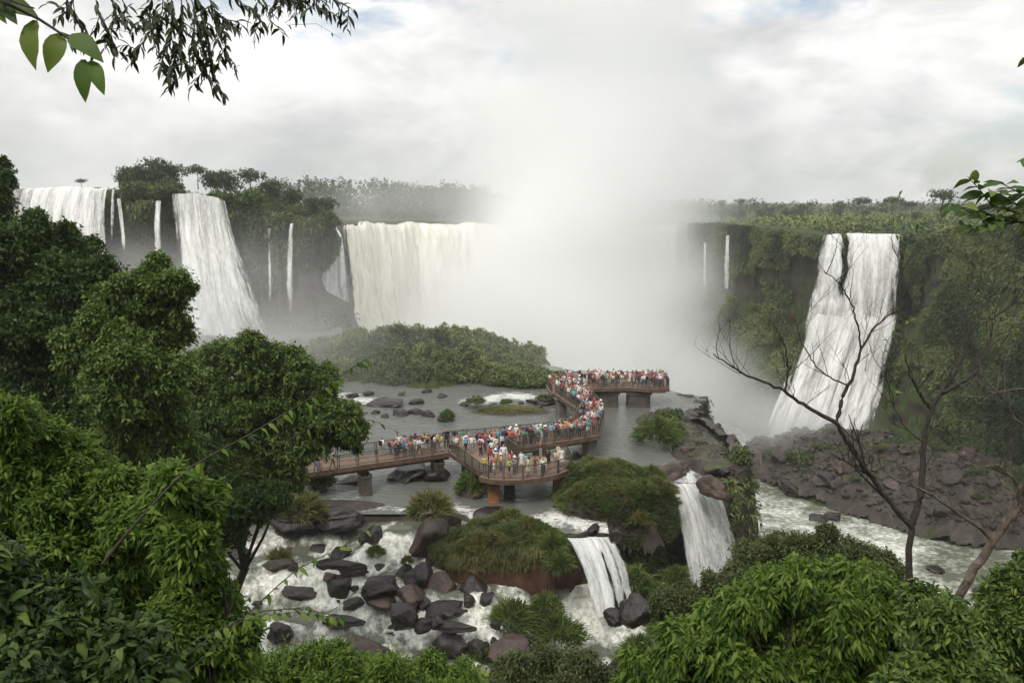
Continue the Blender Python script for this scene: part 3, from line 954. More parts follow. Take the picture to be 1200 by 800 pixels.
T = at_t
waterfall('wide white curtain fall farthest left, partly behind the big dark tree', [T(8, 222, 173), T(60, 219, 172), T(100, 219, 170), T(136, 223, 168.5)],
          [T(2, 405, 163), T(60, 405, 162), T(140, 400, 159)], 150, 60, dens=0.70, amp=1.1, seed=1, step=0.9,
          dfun=lambda u, v: -0.35 * (np.abs(u - 0.93) < 0.03) - 0.25 * np.clip((u - 0.86) * 8, 0, 1) * v)
waterfall('tall white fall spreading to the right at its foot, middle of the left cliff', [T(201, 227, 163.5), T(225, 226, 162.5), T(250, 231, 161.5), T(266, 237, 161)],
          [T(212, 402, 152), T(266, 402, 149.5), T(334, 406, 148)], 90, 70, dens=0.72, amp=1.0, seed=2, edge=3.2, step=0.7, hfun=lambda v: 0.25 * v + 0.75 * v ** 1.5)
for (x0, y0, x1, y1, w_, t0, t1, d_, lab) in (
        (186, 236, 186, 320, 7, 164.5, 161.0, 0.62, 'thin white strand just left of the tall fall on the left cliff'),
        (139, 232, 146, 300, 4, 168, 164.8, 0.58, 'thin strand at the right edge of the farthest left curtain fall'),
        (316, 268, 318, 370, 5, 160.5, 155.5, 0.40, 'faint thin trickle on bare rock right of the tall left fall'),
        (342, 262, 340, 366, 8, 160.5, 154.5, 0.62, 'narrow white strand near the right end of the left cliff'),
        (826, 285, 825, 345, 4, 256, 250, 0.5, 'faint strand falling into the mist farthest left on the right cliff'),
        (853, 276, 850, 348, 6, 230, 226, 0.62, 'slim white strand on the right cliff beside the mist')):
    waterfall(lab, [T(x0 - w_ / 2, y0, t0), T(x0 + w_ / 2, y0, t0)], [T(x1 - w_ * 0.7, y1, t1), T(x1 + w_ * 0.7, y1, t1)], 16, 50, dens=d_ - 0.04, amp=0.35, edge=2.2, seed=int(x0), layers=2, step=0.25, fade=0.45)
waterfall('white fall tucked behind the right end of the left cliff', [T(384, 250, 216), T(392, 262, 214), T(400, 276, 213)], [T(352, 400, 196), T(378, 402, 196), T(412, 404, 198)], 60, 50,
          dens=0.9, amp=1.2, seed=9, step=0.8)
waterfall('huge pale horseshoe fall at the head of the gorge behind the mist',
          [T(400, 263, 256), T(416, 262, 276), T(434, 262, 298), T(480, 262, 331), T(555, 263, 346), T(620, 265, 350), T(700, 267, 340), T(768, 266, 318), T(798, 262, 296)],
          [T(412, 470, 240), T(436, 470, 262), T(454, 470, 282), T(494, 470, 315), T(558, 470, 330), T(620, 470, 335), T(692, 470, 326), T(752, 470, 304), T(784, 470, 280)],
          300, 60, 'fall_cream', lipn=1.6, dens=0.86, amp=2.6, freq=0.35, seed=12, step=1.5, edge=30)
# the tall fall at right: two strands over a ledge, then a wide cascade
tf = thing('waterfall', 'tall two step white fall at right spreading over a ledge into the gorge', 'waterfall', T(955, 522, 169))
V, F, at_ = curtain([T(963, 275, 179.5), T(985, 274, 179), T(1010, 274, 178.6), T(1058, 275, 176.6)], [T(940, 402, 176.2), T(985, 402, 175.6), T(1010, 402, 175.2), T(1049, 400, 173.8)],
                    120, 50, dens=0.73, amp=0.8, seed=21, edge=5, step=0.5,
                    dfun=lambda u, v: -0.75 * np.exp(-((u - 0.36 - 0.025 * np.sin(v * 8) - 0.02 * np.sin(v * 23)) / (0.060 - 0.02 * v)) ** 2) * sst(0.85, 0.35, v) - 0.22 * np.exp(-((u - 0.19) / 0.02) ** 2) - 0.25 * np.exp(-((u - 0.72) / 0.03) ** 2) * sst(0.1, 0.4, v))
build('upper_curtain', V, F, MAT['fall'], tf, True, at_)
V, F, at_ = curtain([T(943, 376, 174.6), T(958, 368, 174.2), T(985, 374, 173.8), T(1010, 366, 173.2), T(1030, 372, 172.4), T(1052, 364, 171.8)], [T(888, 524, 168), T(945, 524, 166.5), T(1018, 524, 166)],
                    130, 60, lipn=0.9, dens=0.78, amp=1.3, seed=24, edge=4, step=0.9, hfun=lambda v: 0.75 * v + 0.25 * v * v,
                    dfun=lambda u, v: -0.30 * sst(0.05, 0, v) - 0.35 * np.exp(-((u - 0.08) / 0.05) ** 2 - ((v - 0.35) / 0.25) ** 2) - 0.2 * np.exp(-((u - 0.55) / 0.12) ** 2 - ((v - 0.22) / 0.12) ** 2))
build('lower_cascade', V, F, MAT['fall'], tf, True, at_)
# near falls off the river shelf
waterfall('near white fall curving over the dark rock right of the grassy islet', [at_z(782, 566, 20.2), at_z(800, 566, 20.25), at_z(832, 571, 20.1)],
          [T(808, 706, 72.6), T(836, 690, 73.6), T(868, 648, 76.6)], 110, 60, 'fall_near', dens=0.66, amp=0.22, freq=2.2, seed=31, edge=9, step=0.22, hfun=lambda v: v ** 0.6,
          dfun=lambda u, v: 0.25 * sst(0.5, 1.0, v) * (1 - np.abs(2 * u - 1)))
waterfall('small split white fall beside the red soil islet', [at_z(664, 631, 19.7), at_z(690, 628, 19.8), at_z(716, 630, 19.7)],
          [T(697, 722, 61.3), T(718, 716, 61.8), T(744, 704, 62.8)], 80, 50, 'fall_near', dens=0.70, amp=0.25, freq=2.2, seed=35, edge=9, step=0.2,
          dfun=lambda u, v: -0.5 * np.exp(-((u - 0.58) / 0.05) ** 2) * sst(0.05, 0.2, v) - 0.3 * np.exp(-((u - 0.80) / 0.04) ** 2) - 0.25 * np.exp(-((u - 0.3) / 0.03) ** 2) * sst(0.3, 0.6, v))
waterfall('low veil of water over the rock ledge left below the walkway', [at_z(440, 599, 20.0), at_z(492, 598, 20.0)], [at_z(440, 613, 18.6), at_z(492, 611, 18.7)],
          40, 12, 'fall_near', dens=0.50, amp=0.08, freq=2.5, seed=38, edge=8, step=0.08, group=None)
waterfall('single small spout at the left end of the rock ledge below the walkway', [at_z(430, 596, 20.02), at_z(436, 596, 20.02)], [at_z(422, 612, 18.7), at_z(432, 612, 18.7)],
          12, 12, 'fall_near', dens=0.85, amp=0.06, freq=2.5, seed=39, edge=6, step=0.06)
waterfall('short white chute feeding the near fall above its lip', [at_z(803, 553, 20.7), at_z(813, 553, 20.7)], [at_z(799, 567, 20.15), at_z(820, 568, 20.15)],
          20, 16, 'fall_near', dens=0.56, amp=0.08, freq=2.5, seed=40, edge=2.5, step=0.08)

# ------------------------------------------------------------------ islets
def islet(label, cx, cy, rx, ry, h, base, mat, pw=1.0, rot=0.0, seed=0, n=70, skirt=0.5, rough=0.25):
    """a noisy mound; returns a function giving the height and random points on it"""
    k = np.linspace(-1.25, 1.25, n)
    A, B = np.meshgrid(k, k)
    c, s = math.cos(rot), math.sin(rot)

    def height(a, b):
        q = np.stack([a * 1.7, b * 1.7, np.zeros_like(a) + seed], -1).reshape(-1, 3)
        r = np.hypot(a, b) * (1 + 0.55 * (fbm(q, 3, seed).reshape(a.shape) - 0.5))
        prof = np.clip(1 - r ** 2, -0.6, 1)
        prof = np.where(prof > 0, np.abs(prof) ** pw, prof * 1.5)
        q2 = np.stack([a * rx * 0.9, b * ry * 0.9, np.zeros_like(a) + seed], -1).reshape(-1, 3)
        return base + h * (prof + rough * (fbm(q2, 4, seed + 3).reshape(a.shape) - 0.5))
    Z = height(A, B)
    X = cx + c * A * rx - s * B * ry
    Y = cy + s * A * rx + c * B * ry
    V = np.stack([X, Y, Z], -1).reshape(-1, 3)
    F = gridF(n, n)
    F = F[(V[F][:, :, 2] > base - skirt).all(1)]
    build('islet', V, F, mat, smooth=True, kind='structure', label=label)

    def pts(m, rmax=0.97, rmin=0.0):
        a = rng.random(m) * 2 * np.pi
        r = np.sqrt(rmin ** 2 + rng.random(m) * (rmax ** 2 - rmin ** 2))
        x, y = r * np.cos(a), r * np.sin(a)
        z = height(x, y)
        q = np.stack([cx + c * x * rx - s * y * ry, cy + s * x * rx + c * y * ry, z], -1)
        return q[z > base + (0.02 if rmax < 1 else -0.3) * h]
    return pts


def tufts(q, nb, L, W, droop=0.55, spread_=0.75, tscale=0.35, seed=3):
    n = len(q)
    a = rng.random(n * nb) * 2 * np.pi
    r = np.sqrt(rng.random(n * nb))
    rad = np.stack([np.cos(a), np.sin(a), np.zeros(n * nb)], 1)
    P = np.repeat(q, nb, 0) + rad * (r * L * 0.3)[:, None]
    D = unit(rad * (r * spread_ * 1.3)[:, None] + np.array([0, 0, 1.0]) + rng.normal(size=(n * nb, 3)) * 0.18)
    t = np.repeat(0.5 + 2.6 * (fbm(q * tscale, 3, seed) - 0.5) + rng.normal(size=n) * 0.13, nb) + rng.normal(size=n * nb) * 0.14
    s = 0.65 + 0.6 * rng.random(n * nb)
    return leaves(P, D, rad + rng.normal(size=(n * nb, 3)) * 0.2 + np.array([0, 0, 0.3]), L * s, W * s, 'blade', droop, np.clip(t, 0, 1))


def cover(name, q, nb, L, W, mat, label, **kw):
    V, F, t = tufts(q, nb, L, W, **kw)
    return build(name, V, F, mat, attrs={'tint': t}, kind='stuff', label=label)


def leafy(name, mat, tips, per, twig, L, W, seed, squash=0.8, kind='quad'):
    cl = [(0, 0, 0.55, 0.8, 0.8, 0.62 * squash)] + [(math.cos(a) * 0.45, math.sin(a) * 0.45, 0.4 + 0.25 * random.random(), 0.5, 0.5, 0.42 * squash) for a in np.arange(5) * 1.257 + seed]
    V, F, t = crown(cl, tips, per, twig, L, W, kind)
    return mesh_data(name, V, F, [mat], False, {'tint': t})


def grassy(name, mat, nb, L, W, seed):
    """a tussock: blades standing out of a low dome like hair, bending over at the tips"""
    m = 70
    a, z = rng.random(m) * 6.28, rng.random(m) ** 0.8
    r = np.sqrt(np.clip(1 - z * z, 0, 1)) * 0.62 * (0.75 + 0.4 * rng.random(m))
    q = np.stack([np.cos(a) * r, np.sin(a) * r, z * 0.5 * (0.75 + 0.5 * rng.random(m))], 1)
    nrm = unit(q * np.array([1, 1, 0.9]) + np.array([0, 0, 0.12]))
    Q, O = np.repeat(q, nb, 0) + rng.normal(size=(m * nb, 3)) * 0.07, np.repeat(nrm, nb, 0)
    D = unit(O * 0.8 + np.array([0, 0, 0.55]) + rng.normal(size=(m * nb, 3)) * 0.28)
    t = np.clip(np.repeat(0.5 + rng.normal(size=m) * 0.2, nb) + rng.normal(size=m * nb) * 0.15, 0, 1)
    s = 0.6 + 0.7 * rng.random(m * nb)
    V, F, t = leaves(Q, D, O + rng.normal(size=(m * nb, 3)) * 0.3, L * s, W * s, 'blade', 0.55, t)
    return mesh_data(name, V, F, [mat], False, {'tint': t})


SHRUB = {k: [leafy('shrub', MAT[k], 60, 6, 0.14, 0.16, 0.085, i) for i in range(4)] for k in ('leaf_cliff', 'leaf_forest', 'leaf_mid')}
TUFT = {k: [grassy('grass_clump', MAT[k], 26, 0.52, 0.032, i) for i in range(3)] for k in ('grass', 'grass_dry')}


p_hill = islet('grassy islet dome between the round platform and the near white fall', 8.6, 68.7, 4.6, 4.9, 4.0, 19.2, MAT['rock_moss'], 0.55, 0.5, 3, skirt=1.7, rough=0.4)
cover('grass', p_hill(5000, 1.12), 11, 0.72, 0.055, MAT['grass'], 'shaggy green grass over the islet by the near white fall')
cover('dry_grass', p_hill(1500, 0.9), 10, 0.62, 0.05, MAT['grass_dry'], 'yellowing grass on top of the islet by the near white fall')
p_red = islet('red soil islet with a bare front bank below the round platform', -0.8, 61.6, 5.4, 2.9, 5.0, 15.6, MAT['red_soil'], 0.30, 0.05, 5, rough=0.22)
qr = p_red(2200)
edge_ = qr[(qr[:, 2] > 18.2) & (qr[:, 2] < 19.8) & (qr[:, 1] < 61.5)]
qr = qr[qr[:, 2] > 19.5]
cover('grass', qr, 11, 0.50, 0.05, MAT['grass'], 'green grass on top of the red soil islet')
cover('hanging_grass', np.repeat(edge_, 2, 0) + np.array([0, -0.1, 0.1]), 10, 0.75, 0.05, MAT['grass_dry'], 'brown grass hanging over the front edge of the red soil bank', droop=1.1)
cover('dry_grass', qr[::3] + rng.normal(size=(len(qr[::3]), 3)) * 0.15, 10, 0.55, 0.05, MAT['grass_dry'], 'yellow brown grass on top of the red soil islet')
p_isl = islet('green scrub island in the river in front of the mist', -14.5, 130.0, 20.5, 17.0, 4.3, 19.2, MAT['ground'], 0.8, -0.18, 8, n=110, rough=1.0)
p_tail = islet('low grassy tongue at the right end of the scrub island', 1.0, 117.5, 8.6, 5.5, 1.7, 19.5, MAT['ground'], 0.8, -0.35, 9)
q = np.concatenate([p_isl(26000), p_tail(7000)])
V, F, t = hangers(q + np.array([0, 0, 0.25]), np.broadcast_to(np.array([0, 0, 1.0]), q.shape), 4, 0.36, 0.22, 0.15, 0.0, 0.2, 6)
build('scrub', V, F, MAT['leaf_plain'], attrs={'tint': t}, kind='stuff', label='low grey green scrub covering the island before the mist')
p_low = islet('flat green bar lying in the river behind the long walkway', -0.2, 100.0, 4.6, 2.3, 0.45, 20.0, MAT['rock_moss'], 0.8, 0.05, 12)
cover('grass', p_low(900, 0.85), 9, 0.30, 0.05, MAT['grass_dry'], 'short grass on the flat bar in the river')
p_rt = islet('reddish rock apron at the shelf edge right of the walkway', 17.6, 93.0, 3.4, 7.0, 0.7, 19.8, MAT['rock_bank'], 0.6, 0.15, 14, rough=0.9)
p_rb = islet('brown rock slab above the near white fall', 19.2, 81.5, 3.0, 6.8, 1.3, 19.8, MAT['rock_bank'], 0.55, 0.05, 16, rough=0.8)
p_rl = islet('flat dark red rock shelf under the left end of the walkway', -15.0, 67.6, 4.6, 1.6, 0.5, 19.85, MAT['rock_bank'], 0.6, 0.1, 18)
p_lb = islet('dark bank under the trees at the left end of the walkway', -26, 68.0, 8.5, 4.0, 2.0, 19.6, MAT['rock_moss'], 0.6, 0.2, 19)
cover('grass', p_lb(900), 9, 0.6, 0.05, MAT['grass'], 'grass on the dark bank at the left end of the walkway')

for fn, n_, lab in ((p_hill, 44, 'ragged grass clump on the islet dome beside the near white fall'), (p_red, 24, 'ragged grass clump on top of the red soil islet')):
    for q in fn(n_ * 4, 1.02):
        if n_ > 0 and (fn is p_hill or q[2] > 19.2):
            n_ -= 1
            o = link('grass_clump', random.choice(TUFT[random.choice(('grass', 'grass_dry', 'grass_dry'))]), loc=q - np.array([0, 0, 0.1]))
            s_ = random.uniform(0.55, 1.25)
            o.rotation_euler.z = random.uniform(0, 6.28)
            o.scale = (s_, s_, s_ * random.uniform(0.9, 1.3))
            tag(o, lab, 'grass clump', lab[7:])
# grass hanging over the slope between the two near falls
qs, ns = scatter(SH, SHn, 3600, lambda s, u, q: ((q[:, 0] > 7.5) & (q[:, 0] < 16.0) & (q[:, 1] < 74) & (s < 0.8)) * 1.0 * ((u < 0.235) | (s > 0.9)))
V, F, t = tufts(qs + ns * 0.1, 11, 0.72, 0.055, 0.8, 0.9, 0.3, 5)
build('grass', V, F, MAT['grass'], attrs={'tint': t}, kind='stuff', label='long grass on the steep slope between the two near falls')
qs, ns = scatter(SH, SHn, 900, lambda s, u, q: ((q[:, 0] > 18) & (q[:, 1] < 125) & (s < 0.5)) * np.clip((nz(q, 0.3, 44) - 0.45) * 8, 0, 1))
V, F, t = tufts(qs + ns * 0.1, 10, 0.55, 0.06, 0.7, 0.9, 0.3, 6)
build('grass', V, F, MAT['grass'], attrs={'tint': t}, kind='stuff', label='grass patches along the rim of the rock shelf at right')

# ------------------------------------------------------------------ boulders


def rock_mesh(name, seed, mat, detail=3):
    """a boulder: a ball cut by planes and roughened, unit radius"""
    r = np.random.default_rng(seed)
    import bmesh
    bm = bmesh.new()
    bmesh.ops.create_icosphere(bm, subdivisions=4, radius=1.0)
    V = np.array([v.co for v in bm.verts])
    F = np.array([[v.index for v in f.verts] for f in bm.faces])
    bm.free()
    d = unit(V)
    rad = np.ones(len(V))
    for _ in range(15):
        nrm = unit(r.normal(size=3))
        lim = 0.45 + 0.42 * r.random()
        c = d @ nrm
        rad = np.where(c > 0, np.minimum(rad, lim / np.maximum(c, 0.05)), rad)
    V = d * (rad * (1 + 0.40 * (fbm(d * 1.6 + seed, 3, seed) - 0.5) + 0.16 * (fbm(d * 5.5 + seed, 4, seed + 5) - 0.5)))[:, None] * 1.15
    V[:, 2] *= 0.85
    V /= np.abs(V[:, :2]).max()
    return mesh_data(name, V, F, [mat], True)


ROCKS = {k: [rock_mesh('boulder', 40 + 9 * i + len(k), MAT[k]) for i in range(6)] for k in ('rock_wet', 'rock_brown', 'rock_moss', 'rock_bank')}
RB = []
R_IN_RAPIDS = 'boulders in the white rapids'


def boulder(px, py, w_, h_, z, label, kind='rock_wet', group=None, deep=1.0, sink=0.38):
    """px, py: where its middle stands; w_, h_: its size in photograph pixels"""
    p = at_z(px, py + h_ * 0.35, z)
    t = (p[1]) / ray(px, py)[1]
    s = w_ * t / 2000.0 * (1.06 if group else 1.2 if z < 19 else 1.1)
    sz = h_ * t / 1000.0
    o = link('boulder', random.choice(ROCKS[kind]), loc=(p[0], p[1] + s * 0.2, z + sz * (0.5 - sink)))
    o.rotation_euler = (random.uniform(-0.2, 0.2), random.uniform(-0.2, 0.2), random.uniform(0, 6.28))
    m = max(s, sz * 0.6)
    flat = w_ > 3.9 * h_ and z < 19
    if flat:
        deep *= 0.42
        o.rotation_euler = (0.06, random.uniform(-0.06, 0.06), random.uniform(-0.25, 0.25))
        m *= 0.82
    o.scale = (m * random.uniform(0.92, 1.1), m * random.uniform(0.92, 1.1) * deep, max(sz * 0.85, s * (0.22 if flat else 0.35)))
    RB.append((o.location[0], o.location[1], m))
    return tag(o, label, 'boulder', group)


def wz(px, py):
    z = 17.0
    for _ in range(6):
        p = at_z(px, py, z)
        z = float(RAPIDS_Z(p[0], p[1]))
    return z


SMALL = 'small black rock breaking the white water of the rapids'
for px, py, w_, h_, kind, lab in (
        (445, 687, 38, 20, 'rock_wet', 'smooth black boulder lying left in the rock pile mid rapids'),
        (443, 703, 46, 14, 'rock_brown', 'long flat brown boulder at the front left of the rock pile mid rapids'),
        (412, 707, 26, 14, 'rock_wet', 'low wet slab at the left tip of the rock pile mid rapids'),
        (482, 694, 44, 20, 'rock_brown', 'reddish brown slab leaning across the middle of the rock pile'),
        (492, 675, 32, 34, 'rock_wet', 'tall wedge shaped dark rock rising from the rock pile'),
        (515, 687, 35, 27, 'rock_brown', 'round brown boulder at the right of the rock pile mid rapids'),
        (472, 719, 28, 30, 'rock_wet', 'black rock with a grass tuft just below the rock pile'),
        (494, 729, 24, 13, 'rock_wet', 'low black rock touching the right of the grass tufted rock'),
        (518, 714, 42, 13, 'rock_wet', 'flat pointed black rock below the round brown boulder'),
        (500, 705, 22, 12, 'rock_wet', SMALL),
        (552, 688, 34, 28, 'rock_wet', 'dark cracked boulder against the foot of the red islet bank'),
        (569, 699, 20, 18, 'rock_wet', SMALL), (548, 703, 18, 15, 'rock_wet', SMALL),
        (437, 628, 28, 22, 'rock_wet', 'black boulder at the top left of the upper rock row in the rapids'),
        (464, 637, 42, 22, 'rock_brown', 'wide brown boulder in the upper rock row of the rapids'),
        (460, 653, 24, 17, 'rock_wet', SMALL),
        (474, 669, 32, 25, 'rock_wet', 'black boulder topped by a dry grass tuft above the rock pile'),
        (398, 646, 26, 18, 'rock_wet', 'dark rock behind the hanging twig at the left of the rapids'),
        (372, 641, 28, 15, 'rock_wet', 'low black rock right of the yellow grass boulder'),
        (352, 620, 54, 30, 'rock_moss', 'big dark boulder capped with yellow grass at the left of the rapids'),
        (505, 628, 56, 40, 'rock_moss', 'big rock capped with green and yellow grass below the rock ledge'),
        (528, 640, 26, 26, 'rock_wet', SMALL),
        (530, 756, 46, 36, 'rock_wet', 'black boulder with grass on its right side low in the rapids'),
        (562, 762, 30, 26, 'rock_wet', 'dark rock carrying a long green grass mane low in the rapids'),
        (600, 757, 52, 20, 'rock_brown', 'flat brown rock at the lower right of the rapids'),
        (432, 762, 68, 20, 'rock_brown', 'long red brown slab with water sliding over it near the bottom'),
        (330, 737, 32, 20, 'rock_wet', 'black rock at the lower left of the rapids behind leaves'),
        (391, 688, 32, 38, 'rock_wet', 'tall dark boulder behind the leafy twig left of the rock pile'),
        (277, 646, 24, 20, 'rock_wet', 'dark rock at the left edge of the rapids under the tree'),
        (487, 637, 9, 6, 'rock_wet', SMALL), (513, 643, 9, 7, 'rock_wet', SMALL), (495, 651, 9, 6, 'rock_wet', SMALL),
        (497, 680, 9, 6, 'rock_wet', SMALL), (538, 716, 12, 6, 'rock_wet', SMALL), (458, 735, 12, 7, 'rock_wet', SMALL),
        (398, 664, 74, 11, 'rock_wet', 'long low ledge with water pouring over it left of the rock pile'),
        (345, 694, 60, 10, 'rock_wet', 'low dark ledge at the left of the rapids near the leafy twig'),
        (405, 728, 64, 10, 'rock_wet', 'low ledge under the low leafy twig in front of the rock pile'),
        (545, 672, 34, 12, 'rock_moss', 'mossy low rock between the rock pile and the red bank'),
        (536, 735, 60, 9, 'rock_wet', 'flat wet ledge below the flat pointed rock'),
        (325, 662, 48, 10, 'rock_moss', 'mossy low rock near the left edge of the rapids'),
        (520, 658, 40, 13, 'rock_brown', 'brown rock between the grass capped rock and the round boulder'),
        (442, 660, 30, 14, 'rock_moss', 'mossy rock just above the smooth black boulder'),
        (752, 710, 50, 30, 'rock_wet', 'biggest black boulder at the foot of the small split fall'),
        (720, 723, 28, 17, 'rock_wet', 'smaller black boulder left of the biggest one under the split fall'),
        (788, 695, 38, 20, 'rock_wet', 'dark flat boulder between the split fall and the near white fall'),
        (738, 778, 46, 44, 'rock_wet', 'dark rock half hidden by grass shrubs at the bottom'),
        (696, 619, 18, 12, 'rock_wet', 'dark rock on the lip of the small split fall'),
        (722, 628, 20, 18, 'rock_wet', 'dark rock at the right end of the lip of the split fall')):
    z = wz(px, py) if px < 620 or py > 700 else (19.6 if px < 730 and py < 700 else 13.5)
    boulder(px, py, w_, h_, z, lab, kind, R_IN_RAPIDS if lab == SMALL else None)
k = 0
while k < 34:
    px, py = random.uniform(300, 640), random.uniform(625, 775)
    if sum(math.hypot((px - x) / 1.3, py - y) < r for x, y, r in ((490, 690, 75), (500, 640, 60), (395, 665, 50), (545, 740, 50))) == 0 and random.random() < 0.75:
        continue
    z = wz(px, py)
    p = at_z(px, py, z)
    if sdpoly(np.array([[p[0], p[1], 0]]), SHELF)[0] > -0.5:
        continue
    w_ = random.choice((7, 9, 11, 14, 18)) * random.uniform(0.8, 1.2)
    boulder(px, py, w_, w_ * 0.55, z, SMALL, 'rock_wet' if random.random() < 0.8 else 'rock_brown', R_IN_RAPIDS, sink=0.45)
    k += 1
ring = np.zeros(len(pv))
for x, y, r in RB:
    d = np.hypot(pv[:, 0] - x, pv[:, 1] - y)
    ring = np.maximum(ring, np.exp(-((d - r) / 0.55) ** 2) * (0.6 + 0.4 * (pv[:, 1] > y)))
    lee = np.exp(-((pv[:, 0] - x) / r) ** 2) * sst(0, -r, pv[:, 1] - y) * sst(-4 * r, -r, pv[:, 1] - y)
    ring = ring - 0.25 * lee * (ring < 0.3)
RAP.data.attributes['foam'].data.foreach_set('value', (foamr + 0.30 * ring).astype(np.float32))
cz = np.column_stack([pv[:, :2], pv[:, 2] + 0.22 * np.clip(ring, 0, 1) * (0.4 + fine)])
RAP.data.vertices.foreach_set('co', cz.astype(np.float32).ravel())
RAP.data.update()
for px, py, w_, h_, kind, lab in (
        (448, 472, 44, 10, 'rock_wet', 'longest dark rock in the river behind the ramp'),
        (471, 483, 21, 10, 'rock_wet', 'upright dark rock right of the longest rock in the river'),
        (489, 482, 19, 8, 'rock_wet', 'middle dark rock of the row behind the ramp'),
        (503, 485, 16, 9, 'rock_wet', 'rightmost dark rock of the row behind the ramp'),
        (524, 490, 22, 8, 'rock_moss', 'small rock under a round grass tuft in the open river'),
        (638, 470, 46, 9, 'rock_moss', 'long low rock in the river left of the zigzag walkway'),
        (479, 551, 54, 22, 'rock_wet', 'big black boulder under the ramp of the walkway'),
        (507, 556, 36, 18, 'rock_wet', 'dark boulder right of the big one under the ramp'),
        (409, 562, 28, 9, 'rock_brown', 'brown rock behind the left ramp pier'),
        (461, 560, 14, 6, 'rock_wet', 'little dark rock in front of the big boulder under the ramp'),
        (553, 574, 44, 16, 'rock_moss', 'rock under the grass mound left of the platform piers'),
        (672, 533, 24, 8, 'rock_wet', 'flat dark rock in the water right of the long walkway'),
        (668, 585, 26, 8, 'rock_wet', 'dark ledge rock beside the right pier of the round platform'),
        (575, 600, 40, 9, 'rock_wet', 'dark rock awash in front of the platform piers'),
        (780, 552, 66, 18, 'rock_brown', 'flat reddish rock left of the chute above the near fall'),
        (838, 570, 44, 22, 'rock_brown', 'brown blocky rock right of the lip of the near fall'),
        (850, 546, 50, 14, 'rock_moss', 'mossy rock step above the near fall'),
        (395, 603, 60, 18, 'rock_wet', 'dark rock block at the left end of the low ledge fall'),
        (345, 604, 60, 16, 'rock_wet', 'dark rock block left under the shaded river bank')):
    boulder(px, py, w_, h_, 20.0 if px < 790 else 20.6, lab, kind)
for px, py, w_ in ((487, 470, 20), (440, 482, 12), (450, 487, 12), (448, 467, 14), (412, 463, 18), (518, 463, 14), (462, 470, 9), (545, 474, 12), (577, 475, 12),
                   (420, 474, 12), (432, 461, 14), (470, 461, 10), (500, 458, 12), (610, 472, 9), (630, 477, 14), (660, 480, 10)):
    boulder(px, py, w_, w_ * 0.45, 20.0, 'small dark rock among the far river rocks before the island', 'rock_wet', 'far river rocks')
k = 0
while k < 125:
    px, py = random.uniform(880, 1215), random.uniform(524, 652)
    top = 522 + (px - 900) * 0.09 if px > 1000 else 530 - (px - 880) * 0.05
    bot = np.interp(px, (880, 960, 1040, 1120, 1215), (556, 588, 612, 630, 632))
    if not top < py < bot:
        continue
    p = at_z(px, py, -2.0)
    z = max(hz(p[0], p[1]) + 0.3, -3.2)
    t = p[1] / ray(px, py)[1]
    s = random.choice((0.45, 0.6, 0.8, 1.0, 1.3, 1.9)) * random.uniform(0.8, 1.25)
    o = link('boulder', random.choice(ROCKS['rock_bank' if random.random() < 0.6 else ('rock_brown' if random.random() < 0.6 else 'rock_wet')]), loc=(p[0], p[1], z + s * 0.25))
    o.rotation_euler = (random.uniform(-0.4, 0.4), random.uniform(-0.4, 0.4), random.uniform(0, 6.28))
    o.scale = (s * 1.25, s, s * random.uniform(0.6, 0.95))
    side = 'left end' if px < 970 else ('middle' if px < 1085 else 'right end')
    dep = 'up by the cliff foot' if (py - top) / (bot - top) < 0.4 else 'down by the pale river'
    lab = '%s brown boulder at the %s of the gorge bank, %s' % ('large' if s > 1.2 else 'small', side, dep)
    tag(o, lab, 'boulder', lab[6:])
    k += 1
cover('grass', np.concatenate([p_rb(150), p_rt(120)]), 9, 0.42, 0.05, MAT['grass'], 'scattered grass on the rock shelf right of the walkway')
for q in np.concatenate([p_rb(16), p_rt(12)]):
    s = random.choice((0.25, 0.35, 0.5, 0.7)) * random.uniform(0.8, 1.2)
    o = link('boulder', random.choice(ROCKS[random.choice(('rock_brown', 'rock_bank', 'rock_wet'))]), loc=q - np.array([0, 0, 0.1 * s]))
    o.rotation_euler = (random.uniform(-0.3, 0.3), random.uniform(-0.3, 0.3), random.uniform(0, 6.28))
    o.scale = (s * 1.2, s, s * random.uniform(0.5, 0.9))
    lab = 'small rock lying on the rock shelf ' + ('above the near white fall' if q[1] < 88 else 'right of the walkway corner')
    tag(o, lab, 'boulder', lab)
for i in range(24):
    f = random.uniform(4.2, 11.3)
    j = int(f)
    p = SHELF_RIM[j] + (SHELF_RIM[j + 1] - SHELF_RIM[j]) * (f - j)
    if 4.9 < f < 6.1:
        continue
    s = random.uniform(0.35, 0.95)
    o = link('boulder', random.choice(ROCKS[random.choice(('rock_brown', 'rock_wet', 'rock_moss'))]), loc=(p[0] + random.uniform(-1.6, 0.5), p[1] + random.uniform(-0.6, 0.6), p[2] - 0.35))
    o.rotation_euler = (random.uniform(-0.3, 0.3), random.uniform(-0.3, 0.3), random.uniform(0, 6.28))
    o.scale = (s * 1.2, s, s * random.uniform(0.5, 0.9))
    tag(o, 'block of rock on the river shelf rim ' + ('above the near white fall' if f < 7.6 else 'right of the walkway'), 'boulder', 'blocks on the shelf rim ' + ('near' if f < 7.6 else 'far'))
qb = bv[rng.integers(0, len(bv), 3600)]
qb = qb[(sdpoly(qb, BANK) < -2) & (fbm(qb * [0.12, 0.12, 0], 3, 91) > 0.47)]
cover('grass', qb, 9, 0.8, 0.09, MAT['grass'], 'patches of grass and low plants on the gorge bank')
